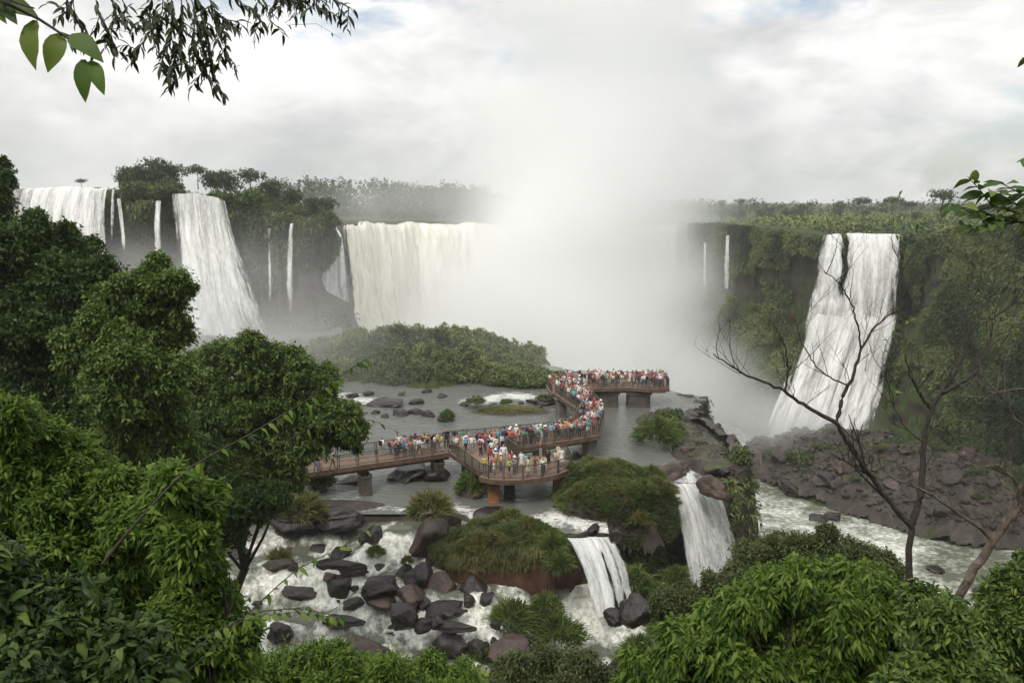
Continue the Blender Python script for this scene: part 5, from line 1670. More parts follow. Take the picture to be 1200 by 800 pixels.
def person_mesh(i, arms, stride=0.0, bend=0.0, shorts=False, skirt=False, longhair=False):
    """one body, facing +Y, feet at z=0; slots: skin hair shirt trousers shoes eyes"""
    J = {}
    J['pel'] = (0, 0, 0.93)
    J['spi'] = (0, 0.02 + bend * 0.3, 1.13)
    J['che'] = (0, 0.02 + bend * 0.7, 1.33)
    J['nek'] = (0, 0.01 + bend, 1.47)
    J['hed'] = (0, 0.035 + bend * 1.15, 1.58)
    J['top'] = (0, 0.025 + bend * 1.2, 1.66)
    E = [('pel', 'spi'), ('spi', 'che'), ('che', 'nek'), ('nek', 'hed'), ('hed', 'top')]
    R = dict(pel=(0.135, 0.105), spi=(0.125, 0.095), che=(0.155, 0.10), nek=(0.052, 0.055), hed=(0.080, 0.098), top=(0.066, 0.08))
    for s, n in ((-1, 'l'), (1, 'r')):
        st = stride * s
        J['hip' + n] = (0.095 * s, 0, 0.88)
        J['kne' + n] = (0.10 * s, st * 0.5 + 0.02, 0.49)
        J['ank' + n] = (0.10 * s, st - 0.02 - (0.05 if stride else 0), 0.09)
        J['toe' + n] = (0.115 * s, st + 0.14, 0.035)
        E += [('pel', 'hip' + n), ('hip' + n, 'kne' + n), ('kne' + n, 'ank' + n), ('ank' + n, 'toe' + n)]
        R['hip' + n], R['kne' + n], R['ank' + n], R['toe' + n] = (0.088, 0.092), (0.058, 0.06), (0.04, 0.045), (0.04, 0.032)
        J['sho' + n] = (0.185 * s, 0.01 + bend * 0.8, 1.395)
        e, h = arms[n]
        J['elb' + n] = (s * e[0], e[1] + bend, e[2])
        J['wri' + n] = (s * h[0], h[1] + bend, h[2])
        w_ = np.array(J['wri' + n])
        d = unit(w_ - np.array(J['elb' + n]))
        J['pal' + n] = tuple(w_ + d * 0.075)
        E += [('che', 'sho' + n), ('sho' + n, 'elb' + n), ('elb' + n, 'wri' + n), ('wri' + n, 'pal' + n)]
        R['sho' + n], R['elb' + n], R['wri' + n], R['pal' + n] = (0.062, 0.062), (0.043, 0.043), (0.028, 0.03), (0.036, 0.022)
    names = list(J)
    me = bpy.data.meshes.new('body')
    me.from_pydata([J[n] for n in names], [(names.index(a), names.index(b)) for a, b in E], [])
    ob = bpy.data.objects.new('body', me)
    COL.objects.link(ob)
    sk = ob.modifiers.new('s', 'SKIN')
    sk.use_smooth_shade = True
    ob.modifiers.new('b', 'SUBSURF').levels = 1
    for k, n in enumerate(names):
        me.skin_vertices[0].data[k].radius = R[n]
        me.skin_vertices[0].data[k].use_root = n == 'pel'
    dg = bpy.context.evaluated_depsgraph_get()
    res = ob.evaluated_get(dg).to_mesh()
    V = np.array([v.co for v in res.vertices])
    quads = [list(p.vertices) for p in res.polygons]
    ob.evaluated_get(dg).to_mesh_clear()
    bpy.data.objects.remove(ob)
    bpy.data.meshes.remove(me)
    segs = [(np.array(J[a]), np.array(J[b]), a[:3], b[:3]) for a, b in E]
    part = {('pel', 'spi'): 2, ('spi', 'che'): 2, ('che', 'nek'): 2, ('nek', 'hed'): 0, ('hed', 'top'): 0, ('pel', 'hip'): 3, ('hip', 'kne'): 3, ('kne', 'ank'): 0 if shorts or skirt else 3,
            ('ank', 'toe'): 4, ('che', 'sho'): 2, ('sho', 'elb'): 2, ('elb', 'wri'): 0 if i % 3 else 2, ('wri', 'pal'): 0}
    faces = [q if len(q) == 4 else (q + [q[-1]])[:4] for q in quads]
    tris, mi = [], []
    hedc = np.array(J['hed'])
    for q in quads:
        c = V[q].mean(0)
        best, bk = 9, 0
        for a, b, ka, kb in segs:
            e = b - a
            t = min(max(((c - a) @ e) / (e @ e), 0), 1)
            dd = np.linalg.norm(c - a - e * t)
            if dd < best:
                best, bk, tt = dd, (ka, kb), t
        m = part[bk]
        if bk == ('pel', 'spi') and c[2] < 1.0:
            m = 3
        if bk == ('che', 'nek') and tt > 0.72:
            m = 0
        if bk in (('nek', 'hed'), ('hed', 'top')):
            rel = c - hedc
            if rel[2] > 0.065 or (rel[1] < -0.005 and rel[2] > (-0.25 if longhair else -0.09)) or (rel[1] < 0.03 and rel[2] > 0.02):
                m = 1
        for k in range(1, len(q) - 1):
            tris.append((q[0], q[k], q[k + 1]))
            mi.append(m)
    extra = []

    def add(V2, F2, m):
        extra.append((V2, F2, m))
    # fingers and thumb, nose, ears, eyes
    for s, n in ((-1, 'l'), (1, 'r')):
        p, d = np.array(J['pal' + n]), unit(np.array(J['pal' + n]) - np.array(J['wri' + n]))
        side = unit(np.cross(d, np.array([s * 1.0, 0.3, 0.2])))
        nrm = np.cross(side, d)
        for f, (off, ln) in enumerate(((-0.027, 0.062), (-0.009, 0.072), (0.009, 0.067), (0.026, 0.052))):
            a = p + side * off + d * 0.01
            pts = [a, a + d * ln * 0.5 + nrm * 0.006, a + d * ln * 0.85 + nrm * 0.026]
            add(*tube(pts, [0.009, 0.008, 0.006], 4), 0)
        a = p - d * 0.045 - side * 0.03
        add(*tube([a, a + d * 0.03 - side * 0.02, a + d * 0.058 - side * 0.022], [0.011, 0.010, 0.007], 4), 0)
        eye = hedc + np.array([0.03 * s, 0.088, 0.012])
        add(*tube([eye + np.array([-0.011, 0, 0]), eye, eye + np.array([0.011, 0, 0])], [0.003, 0.007, 0.003], 5), 5)
        ear = hedc + np.array([0.078 * s, 0.0, 0.0])
        add(*tube([ear + np.array([0, 0, -0.03]), ear + np.array([0.008 * s, -0.006, 0.0]), ear + np.array([0.006 * s, -0.008, 0.03])], [0.008, 0.014, 0.008], 5), 0)
    add(*tube([hedc + np.array([0, 0.085, 0.015]), hedc + np.array([0, 0.108, -0.018]), hedc + np.array([0, 0.085, -0.026])], [0.007, 0.013, 0.008], 5), 0)
    if skirt:
        a = np.linspace(0, 2 * np.pi, 15)[:-1]
        rows = [(0.14, 0.11, 0.99), (0.19, 0.17, 0.75), (0.23, 0.21, 0.50)]
        V2 = np.array([(rx * math.cos(t), ry * math.sin(t), z) for rx, ry, z in rows for t in a])
        F2 = np.array([(r * 14 + k, r * 14 + (k + 1) % 14, r * 14 + 14 + (k + 1) % 14, r * 14 + 14 + k) for r in range(2) for k in range(14)])
        add(V2, F2, 3)
    if longhair:
        h = hedc + np.array([0, -0.065, 0.02])
        add(*tube([h + np.array([0, 0.03, 0.06]), h, h + np.array([0, -0.01, -0.12]), h + np.array([0, 0.0, -0.26])], [0.05, 0.085, 0.085, 0.04], 8), 1)
    n0 = len(V)
    allV, F3 = [V], [np.array(tris)]
    M3 = list(mi)
    F4, M4 = [], []
    for V2, F2, m in extra:
        allV.append(V2)
        F4.append(F2 + n0)
        M4 += [m] * len(F2)
        n0 += len(V2)
    q4 = np.concatenate(F4)
    t4 = np.concatenate([q4[:, [0, 1, 2]], q4[:, [0, 2, 3]]])
    m4 = np.array(M4 + M4)
    ok = (t4[:, 1] != t4[:, 2]) & (t4[:, 0] != t4[:, 2])
    F = np.concatenate(F3 + [t4[ok]])
    return mesh_data('person', np.concatenate(allV), F, [SKIN[0], HAIRM[0], CLOTH['white'], CLOTH['denim'], SHOE, EYE_M], True, mi=np.array(M3 + list(m4[ok])))


def arm(e, h):
    return (e, h)


DOWN = arm((0.24, -0.03, 1.14), (0.25, 0.03, 0.90))
RAIL = arm((0.25, 0.10, 1.16), (0.20, 0.34, 1.14))
PHONE = arm((0.24, 0.20, 1.28), (0.10, 0.36, 1.50))
HIP = arm((0.36, -0.06, 1.15), (0.20, 0.05, 1.00))
UPA = arm((0.26, 0.10, 1.62), (0.20, 0.16, 1.86))
SWF = arm((0.25, 0.10, 1.15), (0.24, 0.26, 1.00))
SWB = arm((0.25, -0.14, 1.16), (0.25, -0.20, 0.94))
POSES = [dict(arms=dict(l=DOWN, r=DOWN)), dict(arms=dict(l=RAIL, r=RAIL), bend=0.10), dict(arms=dict(l=PHONE, r=PHONE), shorts=True), dict(arms=dict(l=HIP, r=DOWN)),
         dict(arms=dict(l=SWF, r=SWB), stride=0.20, shorts=True), dict(arms=dict(l=DOWN, r=DOWN), skirt=True, longhair=True), dict(arms=dict(l=RAIL, r=DOWN), bend=0.05, longhair=True),
         dict(arms=dict(l=UPA, r=DOWN), shorts=True), dict(arms=dict(l=SWB, r=SWF), stride=-0.22), dict(arms=dict(l=DOWN, r=PHONE), longhair=True, shorts=True), dict(arms=dict(l=HIP, r=HIP))]
PMESH = [person_mesh(i, **k) for i, k in enumerate(POSES)]
PMESH_POSE = ['with arms at the sides', 'leaning on the railing', 'holding up a camera', 'with one hand on the hip', 'in shorts, walking', 'in a skirt with long hair',
              'with long hair, one hand on the railing', 'in shorts, one arm raised', 'striding along', 'with long hair and shorts', 'with hands on hips']
V, F = join([tube([(0, -0.20, 1.02), (0, -0.22, 1.10), (0, -0.23, 1.25), (0, -0.20, 1.40), (0, -0.16, 1.44)], [0.10, 0.135, 0.14, 0.11, 0.03], 8)])
V[:, 0] *= 1.15
PACK = mesh_data('backpack', V, F, [CLOTH['navy']], True)
V, F = tube([(0, 0.03, 1.665), (0, 0.03, 1.672), (0, 0.028, 1.69), (0, 0.02, 1.76)], [0.155, 0.15, 0.092, 0.07], 12)
HAT = mesh_data('hat', V, F, [CLOTH['white']], True)


def person(x, y, rz, pose, shirt, legs, label, group, hat=None, pack=None, h=None, z=DECK):
    o = link('person', PMESH[pose], loc=(x, y, z + 0.002))
    h = h or random.uniform(0.87, 1.02)
    o.scale = (h * random.uniform(0.97, 1.12), h * random.uniform(0.97, 1.1), h)
    o.rotation_euler.z = rz
    for s, m in ((0, random.choice(SKIN)), (1, random.choices(HAIRM, (5, 3, 1, 1))[0]), (2, CLOTH[shirt]), (3, CLOTH[legs])):
        o.material_slots[s].link = 'OBJECT'
        o.material_slots[s].material = m
    for nm, me, c in (('hat', HAT, hat), ('backpack', PACK, pack)):
        if c:
            k = link(nm, me, o)
            k.material_slots[0].link = 'OBJECT'
            k.material_slots[0].material = CLOTH[c]
    return tag(o, label, 'person', group)


LEGC = ('denim', 'denim', 'navy', 'black', 'khaki', 'grey', 'white', 'brown', 'cream')
# those one can tell apart: feet pixel, facing (degrees, 0 away from the camera), pose, colours, label
for px, py, face, pose, shirt, legs, hat, pack, lab in (
        (568, 556, 200, 0, 'yellow', 'denim', None, None, 'person in a yellow shirt and jeans at the left rail of the round platform'),
        (597, 559, 60, 4, 'lime', 'black', 'red', None, 'walking person in a lime shirt and dark shorts at the front of the round platform'),
        (605, 555, 20, 0, 'navy', 'denim', None, None, 'person in a navy shirt right behind the walker in lime'),
        (617, 553, 340, 3, 'light blue', 'khaki', None, None, 'person in a light blue shirt in the middle of the round platform'),
        (611, 550, 150, 5, 'white', 'cream', None, None, 'long haired person in white left of the light blue shirt on the platform'),
        (619, 559, 90, 5, 'cream', 'cream', None, None, 'person in a pale skirt at the front rail of the round platform'),
        (627, 556, 200, 6, 'brown', 'brown', None, None, 'long haired person in brown at the front rail of the round platform'),
        (637, 555, 180, 1, 'cream', 'black', None, None, 'person in a cream top leaning on the right front rail of the platform'),
        (643, 551, 30, 9, 'black', 'black', None, None, 'long haired person in black at the right of the round platform'),
        (651, 549, 140, 10, 'cream', 'grey', None, None, 'person in a cream shirt with hands on hips at the right of the platform'),
        (658, 548, 200, 5, 'white', 'white', None, None, 'long haired person in white at the far right rail of the platform'),
        (575, 552, 300, 2, 'white', 'denim', None, None, 'person in white taking a photograph behind the yellow shirt'),
        (581, 550, 40, 7, 'white', 'khaki', 'white', None, 'person with a white hat on the left of the round platform'),
        (579, 557, 250, 9, 'orange', 'white', None, None, 'person in an orange top bending over a bag on the platform'),
        (587, 550, 150, 3, 'pink', 'denim', None, None, 'person in a pink shirt at the back left of the platform'),
        (574, 545, 0, 0, 'red', 'black', None, None, 'person in a red shirt on the steps down to the platform'),
        (590, 546, 180, 0, 'white', 'grey', None, None, 'tall person in a white shirt at the entrance of the platform'),
        (600, 548, 100, 8, 'red', 'navy', None, None, 'person in a red shirt walking across the back of the platform'),
        (563, 528, 20, 0, 'red', 'black', None, 'black', 'person in a red shirt with a black backpack at the bend of the walkway'),
        (553, 532, 180, 3, 'white', 'grey', None, None, 'person in white with a hand on the hip at the bend of the walkway'),
        (608, 521, 200, 0, 'pink', 'black', None, None, 'person in a bright pink shirt on the long walkway above the platform'),
        (616, 521, 180, 0, 'black', 'black', None, None, 'person all in black right of the bright pink shirt on the long walkway'),
        (598, 521, 160, 0, 'black', 'black', None, None, 'person all in black left of the bright pink shirt on the long walkway'),
        (628, 520, 180, 3, 'teal', 'denim', None, None, 'person in a teal shirt on the long walkway'),
        (646, 517, 10, 0, 'light blue', 'khaki', None, None, 'person in a light blue shirt on the long walkway'),
        (657, 514, 190, 0, 'cream', 'khaki', None, None, 'person in a cream shirt near the right end of the long walkway'),
        (378, 553, 90, 4, 'pink', 'pink', None, None, 'person in a pink top at the left end of the ramp by the leaves'),
        (371, 555, 80, 8, 'teal', 'denim', None, None, 'person in a teal top at the far left end of the ramp'),
        (390, 551, 270, 8, 'khaki', 'brown', None, None, 'person in khaki on the ramp next to the tree leaves'),
        (416, 541, 300, 0, 'white', 'grey', None, 'navy', 'person carrying a navy backpack on the ramp left of the pier'),
        (448, 535, 330, 4, 'white', 'grey', None, 'black', 'person carrying a black backpack, leftmost of the three backs on the ramp'),
        (458, 534, 320, 0, 'pink', 'denim', None, 'maroon', 'person with a maroon backpack in the middle of the ramp'),
        (465, 533, 330, 0, 'blue', 'grey', None, None, 'person in a blue shirt right of the maroon backpack on the ramp'),
        (475, 532, 180, 5, 'pink', 'cream', None, None, 'person in a pale pink dress on the ramp'),
        (523, 526, 200, 0, 'black', 'black', None, None, 'tall person in black at the right end of the ramp')):
    p = at_z(px, py - 1.2, DECK)
    h = 1.12 if 'tall' in lab else None
    person(p[0], p[1], math.radians(face), pose, shirt, legs, lab, None, hat, pack, h)


def crowd(poly, n, shirts, place, face=None, inset=0.35, far=False, edge=0.6, gap=0.42):
    poly = np.array(poly)
    c = poly.mean(0)
    pts, tries = [], 0
    lo, hi = poly.min(0), poly.max(0)
    taken = [np.array(o.location)[:2] for o in COL.objects if o.name.startswith('person')]
    while len(pts) < n and tries < 20000:
        tries += 1
        p = lo + rng.random(2) * (hi - lo)
        d = sdpoly(np.array([[p[0], p[1], 0]]), poly)[0]
        if d > -inset or (rng.random() < edge and d < -1.1):
            continue
        if any(abs(p[0] - q[0]) < gap and abs(p[1] - q[1]) < gap for q in taken):
            continue
        taken.append(p)
        pts.append(p)
    for p in pts:
        pose = random.randrange(len(PMESH))
        shirt = random.choice(shirts)
        legs = random.choice(LEGC)
        if face is None:
            o = p - c
            rz = math.atan2(-o[0], o[1]) + random.uniform(-0.6, 0.6) + (math.pi if random.random() < 0.25 else 0)
        else:
            rz = math.radians(face) + random.uniform(-0.8, 0.8) + (math.pi if random.random() < 0.4 else 0)
        art = 'an ' if shirt == 'orange' else 'a '
        hat = 'white' if random.random() < 0.1 else None
        lab = 'person in %s%s top and %s legwear %s' % (art, shirt.replace('light blue', 'pale-blue'), legs, place)
        person(p[0], p[1], rz, pose, shirt, legs, lab, lab[10:], hat, random.choice(('black', 'navy', 'red')) if random.random() < 0.12 else None)


MIX = ['white'] * 5 + ['pink', 'pink', 'red', 'red', 'black', 'black', 'navy', 'grey', 'cream', 'blue', 'light blue', 'green', 'maroon', 'teal', 'yellow', 'orange']
FARMIX = ['white'] * 6 + ['pink'] * 4 + ['red'] * 3 + ['maroon', 'black', 'navy', 'grey', 'cream', 'orange', 'light blue', 'green']
crowd([K - rdir * 5.2, K, K + rn * 2.6, K - rdir * 5.2 + rn * 2.6], 17, MIX, 'at the right end of the ramp', 40, edge=0.3)
crowd([K, CONN[1] - np.array([1.6, 0.6]), K2, K2 + dn * 2.4, K + rn * 2.6 + rdir], 22, MIX, 'at the walkway junction', 10, edge=0.2)
crowd(PLAT, 9, MIX, 'standing on the round platform', edge=0.4)
crowd([K2, K2 + ddir * 5.5, K2 + ddir * 5.5 + dn * 2.6, K2 + dn * 2.6], 22, MIX, 'on the left half of the long walkway', 0, edge=0.5)
crowd([K2 + ddir * 5.5, C0, C0 + dn * 2.6, K2 + ddir * 5.5 + dn * 2.6], 22, MIX + ['pink', 'red'], 'on the right half of the long walkway', 0, edge=0.4)
crowd(LEG[:3] + LEG[5:], 30, FARMIX, 'at the sharp walkway corner', 10, 0.28, True, 0.1)
crowd([LEG[2], LEG[3], LEG[4], LEG[5]], 34, FARMIX, 'before the far platform', 0, 0.28, True, 0.1)
crowd([FAR[0], FAR[1], FAR[2], (9.2, 106.3), FAR[8]], 24, FARMIX, 'at the left end of the far platform', 180, 0.25, True, 0.1, 0.38)
crowd([FAR[2], FAR[3], (14.6, 105.8), (9.2, 106.2)], 36, FARMIX, 'in the middle of the far platform', 180, 0.25, True, 0.35, 0.36)
crowd([FAR[3], FAR[4], FAR[5], FAR[6], (14.6, 105.8)], 34, FARMIX, 'at the right end of the far platform', 200, 0.25, True, 0.35, 0.36)

# ------------------------------------------------------------------ foreground leaves and branches


def unit_leaf(name, wid, droop, mat, wave=0.0, seed=0):
    """one large blade, base at the origin, tip along +Y, unit length"""
    n = 7
    s = np.linspace(0, 1, n)
    half = wid * 0.5 * np.sin(np.pi * np.clip(s * 0.93 + 0.03, 0, 1) ** 0.8) * (1 - 0.15 * s)
    half[-1] = 0.004
    mid = np.column_stack([0 * s, s, -droop * s ** 2 + 0.03 * np.sin(s * 3)])
    L_ = mid + np.column_stack([-half, 0 * s, half * 0.35 + wave * np.sin(s * 11 + seed) * half])
    R_ = mid + np.column_stack([half, 0 * s, half * 0.35 + wave * np.sin(s * 9 + 2) * half])
    V = np.concatenate([L_, mid, R_])
    F = []
    for i in range(n - 1):
        F += [(i, i + 1, n + i + 1, n + i), (n + i, n + i + 1, 2 * n + i + 1, 2 * n + i)]
    return mesh_data(name, V, np.array(F), [mat], True, {'tint': np.full(3 * n, 0.5)})


def leaf_set(mat, wid, droop=0.18):
    out = []
    for i, t in enumerate((0.15, 0.35, 0.5, 0.65, 0.85)):
        me = unit_leaf('leaf', wid * (0.9 + 0.05 * i), droop * (0.6 + 0.25 * i), mat, 0.12, i)
        me.attributes['tint'].data.foreach_set('value', np.full(len(me.vertices), t, np.float32))
        out.append(me)
    return out


LEAF = {'broad': leaf_set(MAT['leaf_bright'], 0.46), 'broad_dark': leaf_set(MAT['leaf_mid'], 0.52), 'narrow': leaf_set(MAT['leaf_shade'], 0.30), 'long': leaf_set(MAT['leaf_bright'], 0.34, 0.3)}


def put_leaf(parent, p, d, nrm, L, kind):
    d = unit(np.asarray(d, float))
    s = unit(np.cross(d, nrm))
    u = np.cross(s, d)
    o = link('leaf', random.choice(LEAF[kind]), parent)
    p = np.asarray(p) - np.array(parent.location)
    o.matrix_local = Matrix(((s[0] * L, d[0] * L, u[0] * L, p[0]), (s[1] * L, d[1] * L, u[1] * L, p[1]), (s[2] * L, d[2] * L, u[2] * L, p[2]), (0, 0, 0, 1)))
    return o


def px_path(pts, t0, t1=None):
    """pixels to a path whose distance runs from t0 to t1"""
    ts = np.linspace(t0, t0 if t1 is None else t1, len(pts))
    return np.array([at_t(x, y, t) for (x, y), t in zip(pts, ts)])


def spray(label, name, cat, stems, n, L, kind, mat='twig', droop=0.6, r=0.012, side=1.0, jit=0.3, base=None, cap=None):
    """a leafy branch: stems are paths; leaves sit on both sides of each"""
    t = thing(name, label, cat, stems[0][0] if base is None else base)
    for s in stems:
        build('stem', *tube(resample(s, 12), np.linspace(r, r * 0.25, 12), 5), MAT[mat], t, True)
    lens = np.array([np.linalg.norm(np.diff(s, axis=0), axis=1).sum() for s in stems])
    for s, k in zip(stems, np.maximum(1, np.round(n * lens / lens.sum()))):
        path = resample(s, 40)
        for i in range(int(k)):
            f = 0.12 + 0.88 * (i + random.random() * 0.8) / k
            j = min(int(f * 39), 38)
            p = path[j]
            tan = unit(path[j + 1] - path[j])
            sd = unit(np.cross(tan, [0.1, 0.3, 1.0])) * (1 if i % 2 else -1)
            d = tan * (0.5 + 0.3 * random.random()) + sd * side + np.array([0, 0, -droop]) + rng.normal(size=3) * jit
            put_leaf(t, p, d, np.array([0, -0.35, 1.0]) + rng.normal(size=3) * 0.4, L * random.uniform(0.65, 1.25), kind)
    return t


# top left: four big leaves and the fine willow-like sprays against the sky
t = thing('branch', 'twig with a few big dark leaves hanging into the top left corner', 'branch', at_t(-30, -10, 4.0))
st = [px_path([(-30, -10), (10, 5), (48, 24), (75, 42), (100, 62)], 4.0, 4.1), px_path([(70, 40), (90, 46), (118, 66)], 4.1, 4.15), px_path([(-25, -20), (20, 4), (40, 10)], 4.0)]
for s in st:
    build('stem', *tube(resample(s, 10), np.linspace(0.012, 0.004, 10), 5), MAT['twig'], t, True)
for bx, by, tx, ty, kind in ((42, 24, 30, 76, 'broad_dark'), (72, 40, 54, 80, 'broad_dark'), (82, 42, 118, 66, 'broad_dark'), (98, 70, 98, 117, 'broad'), (106, 72, 120, 106, 'broad'),
                             (0, 0, 18, 26, 'broad_dark'), (10, 4, 40, 16, 'broad_dark'), (-5, -6, -2, 22, 'broad_dark')):
    a, b = at_t(bx, by, 4.1), at_t(tx, ty, 4.05 + random.uniform(-0.03, 0.03))
    put_leaf(t, a, b - a, np.array([random.uniform(-0.5, 0.5), -0.9, 0.5]), np.linalg.norm(b - a), kind)
def willow(label, stems, n, L=0.095):
    """a branch whose shoots fork again and again into fine leafy twigs"""
    st = []
    for p in stems:
        c = px_path(p, random.uniform(6.2, 6.8))
        st.append(c)
        f = resample(c, 10)
        for j in (3, 5, 7, 8):
            d = unit(f[j] - f[j - 1] + rng.normal(size=3) * 0.6 + np.array([0, 0, -0.35]))
            st.append(np.array([f[j], f[j] + d * 0.08, f[j] + d * 0.15 + np.array([0, 0, -0.03])]))
    return spray(label, 'branch', 'branch', st, n, L, 'narrow', droop=0.55, r=0.005, side=0.7, jit=0.4)


willow('fine leaved dark sprig left of the dense hanging spray at the top', (((75, -10), (86, 18), (100, 36), (112, 60)), ((110, -10), (116, 15), (130, 42), (134, 72)), ((140, -5), (150, 12), (128, 34), (120, 48)), ((92, -8), (78, 8), (70, 16)), ((120, -10), (140, 8), (146, 26))), 150)
willow('dense fine leaved dark spray hanging into the sky, left half', (((192, -12), (190, 15), (172, 44), (154, 66)), ((200, -10), (205, 25), (196, 55), (186, 80)), ((182, -8), (170, 16), (158, 34)), ((205, -8), (192, 22), (176, 30)), ((212, -8), (214, 30), (208, 62), (200, 92))), 290)
willow('dense fine leaved dark spray hanging into the sky, right half', (((215, -10), (228, 30), (226, 65), (220, 90)), ((230, -10), (240, 35), (248, 70), (252, 108)), ((240, -10), (256, 20), (264, 42), (266, 74)), ((226, -10), (238, 12), (262, 20), (278, 34)), ((222, -8), (238, 45), (240, 95))), 290)
willow('fine leaved dark sprig right of the dense spray at the top', (((262, -12), (282, 4), (300, 12), (308, 30)), ((290, -10), (310, 2), (318, 30)), ((330, -12), (345, 0), (352, 10)), ((350, -12), (385, -4), (416, 12)), ((340, -12), (366, -2), (376, 14)), ((300, -14), (330, -6), (336, 6))), 190)
spray('bare hair thin twig dangling right of the fine leaved branch', 'twig', 'twig', [px_path([(365, -5), (352, 14), (330, 30), (372, 28), (400, 46)], 6.5)], 6, 0.04, 'narrow', r=0.003)
# right: leafy branch before the near cliff
stems = [px_path(p, 5.0, 4.8) for p in ([(1230, 262), (1200, 261), (1175, 257), (1146, 267), (1122, 262)], [(1230, 258), (1195, 250), (1162, 241), (1148, 222), (1134, 207)],
                                         [(1210, 252), (1180, 232), (1158, 222)], [(1220, 240), (1195, 226), (1172, 214)], [(1190, 256), (1160, 252), (1130, 244), (1112, 238)])]
spray('leafy green branch reaching in from the right edge over the near cliff', 'branch', 'branch', stems, 92, 0.108, 'broad_dark', droop=0.35, r=0.008)
spray('dark leaf tips poking in at the upper right edge of the picture', 'branch', 'branch', [px_path([(1240, 150), (1215, 178), (1192, 190)], 4.8), px_path([(1240, 80), (1215, 70), (1198, 68)], 4.8)], 9, 0.07, 'broad_dark')
# left: long arching shoots over the trees
spray('long arching shoot with drooping leaves crossing the left trees to the river', 'vine', 'vine',
      [px_path([(120, 660), (150, 622), (180, 590), (215, 552), (242, 536), (294, 508), (326, 489), (362, 468), (394, 445), (420, 424), (434, 418)], 8.5, 9.5)], 44, 0.17, 'long', droop=0.75, r=0.016, side=0.55)
spray('thin shoot with a few leaves over the ramp of the walkway', 'vine', 'vine', [px_path([(330, 520), (380, 492), (420, 490), (440, 493), (470, 508)], 9, 9.2)], 9, 0.10, 'long', droop=0.7, r=0.006)
spray('leafy twig rising over the left side of the rapids', 'twig', 'twig', [px_path([(205, 800), (262, 748), (310, 700), (345, 668), (385, 648), (416, 633), (440, 612)], 7.5, 8.0), px_path([(215, 770), (262, 735), (300, 716), (350, 712), (400, 722)], 7.5, 7.8)],
      52, 0.11, 'long', droop=0.5, r=0.009)
spray('low twig with dark hanging leaves before the lower rapids', 'twig', 'twig', [px_path([(190, 780), (225, 752), (262, 735), (300, 722), (350, 716), (402, 726)], 6.8, 7.2)], 34, 0.08, 'broad_dark', droop=0.9, r=0.006)


def px_clumps(rows, t, squash=0.9, dt=1.2, fat=1.0, sat=3):
    out = []
    for r in rows:
        x, y, rad = r[:3]
        tt = (r[3] if len(r) > 3 else t) + random.uniform(-dt, dt)
        p = at_t(x, y, tt)
        R_ = rad * tt / 1000.0 * fat
        out.append((p[0], p[1], p[2], R_, R_, R_ * squash))
        for _ in range(sat):
            d = unit(rng.normal(size=3) + np.array([0, -0.3, 0.5]))
            k = random.uniform(0.28, 0.5)
            out.append((p[0] + d[0] * R_, p[1] + d[1] * R_, p[2] + d[2] * R_, R_ * k, R_ * k, R_ * k * squash))
    return out


def leaf_tree(label, name, cat, clumps, base, r0, tips, per, twig, L, W, mat, kind='quad', bark='bark_dark', big=0, bigkind='long', bigL=0.1, group=None, shoots=0, **kw):
    t = thing(name, label, cat, base, group)
    build('trunk', *limbs(base, [c for c in clumps if c[3] > 0.5 * max(k[3] for k in clumps)], r0), MAT[bark], t, True)
    V, F, tn = crown(clumps, tips, per, twig, L, W, kind, **kw)
    tag(build('crown', V, F, MAT[mat], t, attrs={'tint': tn}), kind='stuff')
    for i in range(shoots):
        c = random.choice(clumps)
        d = unit(np.array([rng.normal() * 0.8, -0.2 + rng.normal() * 0.4, 0.9 + 0.4 * rng.normal()]))
        a = np.array(c[:3]) + d * np.array(c[3:6]) * 0.6
        l_ = c[3] * random.uniform(0.7, 1.3)
        p = np.array([a, a + d * l_ * 0.5, a + d * l_ + np.array([rng.normal() * 0.1, 0, -0.12]) * l_])
        build('shoot', *tube(resample(p, 8), np.linspace(0.012, 0.004, 8), 5), MAT['twig'], t, True)
        q = resample(p, 9)
        for k in range(3, 9):
            for sg in (-1, 1):
                if random.random() < 0.85:
                    put_leaf(t, q[k], unit(q[k] - q[k - 1]) * 0.6 + np.array([sg * 0.8, 0, -0.35]) + rng.normal(size=3) * 0.25, np.array([0, -0.5, 1.0]) + rng.normal(size=3) * 0.3, bigL * random.uniform(0.55, 1.0), bigkind)
    for i in range(big - 10 * shoots):
        c = random.choice(clumps)
        d = unit(rng.normal(size=3))
        d[1] = -abs(d[1])
        p = np.array(c[:3]) + d * np.array(c[3:6]) * random.uniform(0.85, 1.08)
        put_leaf(t, p, d * np.array([0.8, 0.5, 0.5]) + np.array([0, 0, -0.55]) + rng.normal(size=3) * 0.3, np.array([0, -0.5, 1.0]) + rng.normal(size=3) * 0.35, bigL * random.uniform(0.6, 1.2), bigkind)
    return t


L1 = [(-40, 300, 45), (5, 290, 32), (40, 282, 26), (70, 288, 24), (98, 300, 20), (122, 318, 18), (20, 330, 36), (75, 335, 34), (110, 345, 30), (30, 375, 42), (85, 385, 42), (-30, 370, 50), (-20, 440, 60),
      (40, 440, 48), (90, 440, 45), (30, 500, 50), (90, 500, 52), (-20, 520, 55)]
leaf_tree('big dark tree at the left edge in front of the farthest left fall', 'tree', 'tree', px_clumps(L1, 37), (-19.0, 37, hz(-19, 37) - 0.3), 0.42, 430, 10, 0.45, 0.20, 0.10, 'leaf_dark', hollow=0.75, sprig=0.13, gap_=0.43)
L2 = [(180, 322, 18), (205, 332, 17), (160, 345, 24), (195, 360, 24), (212, 392, 13), (140, 375, 34), (185, 395, 26), (150, 420, 36), (105, 410, 30), (190, 440, 26), (140, 465, 40), (190, 480, 30), (150, 515, 42), (200, 520, 30)]
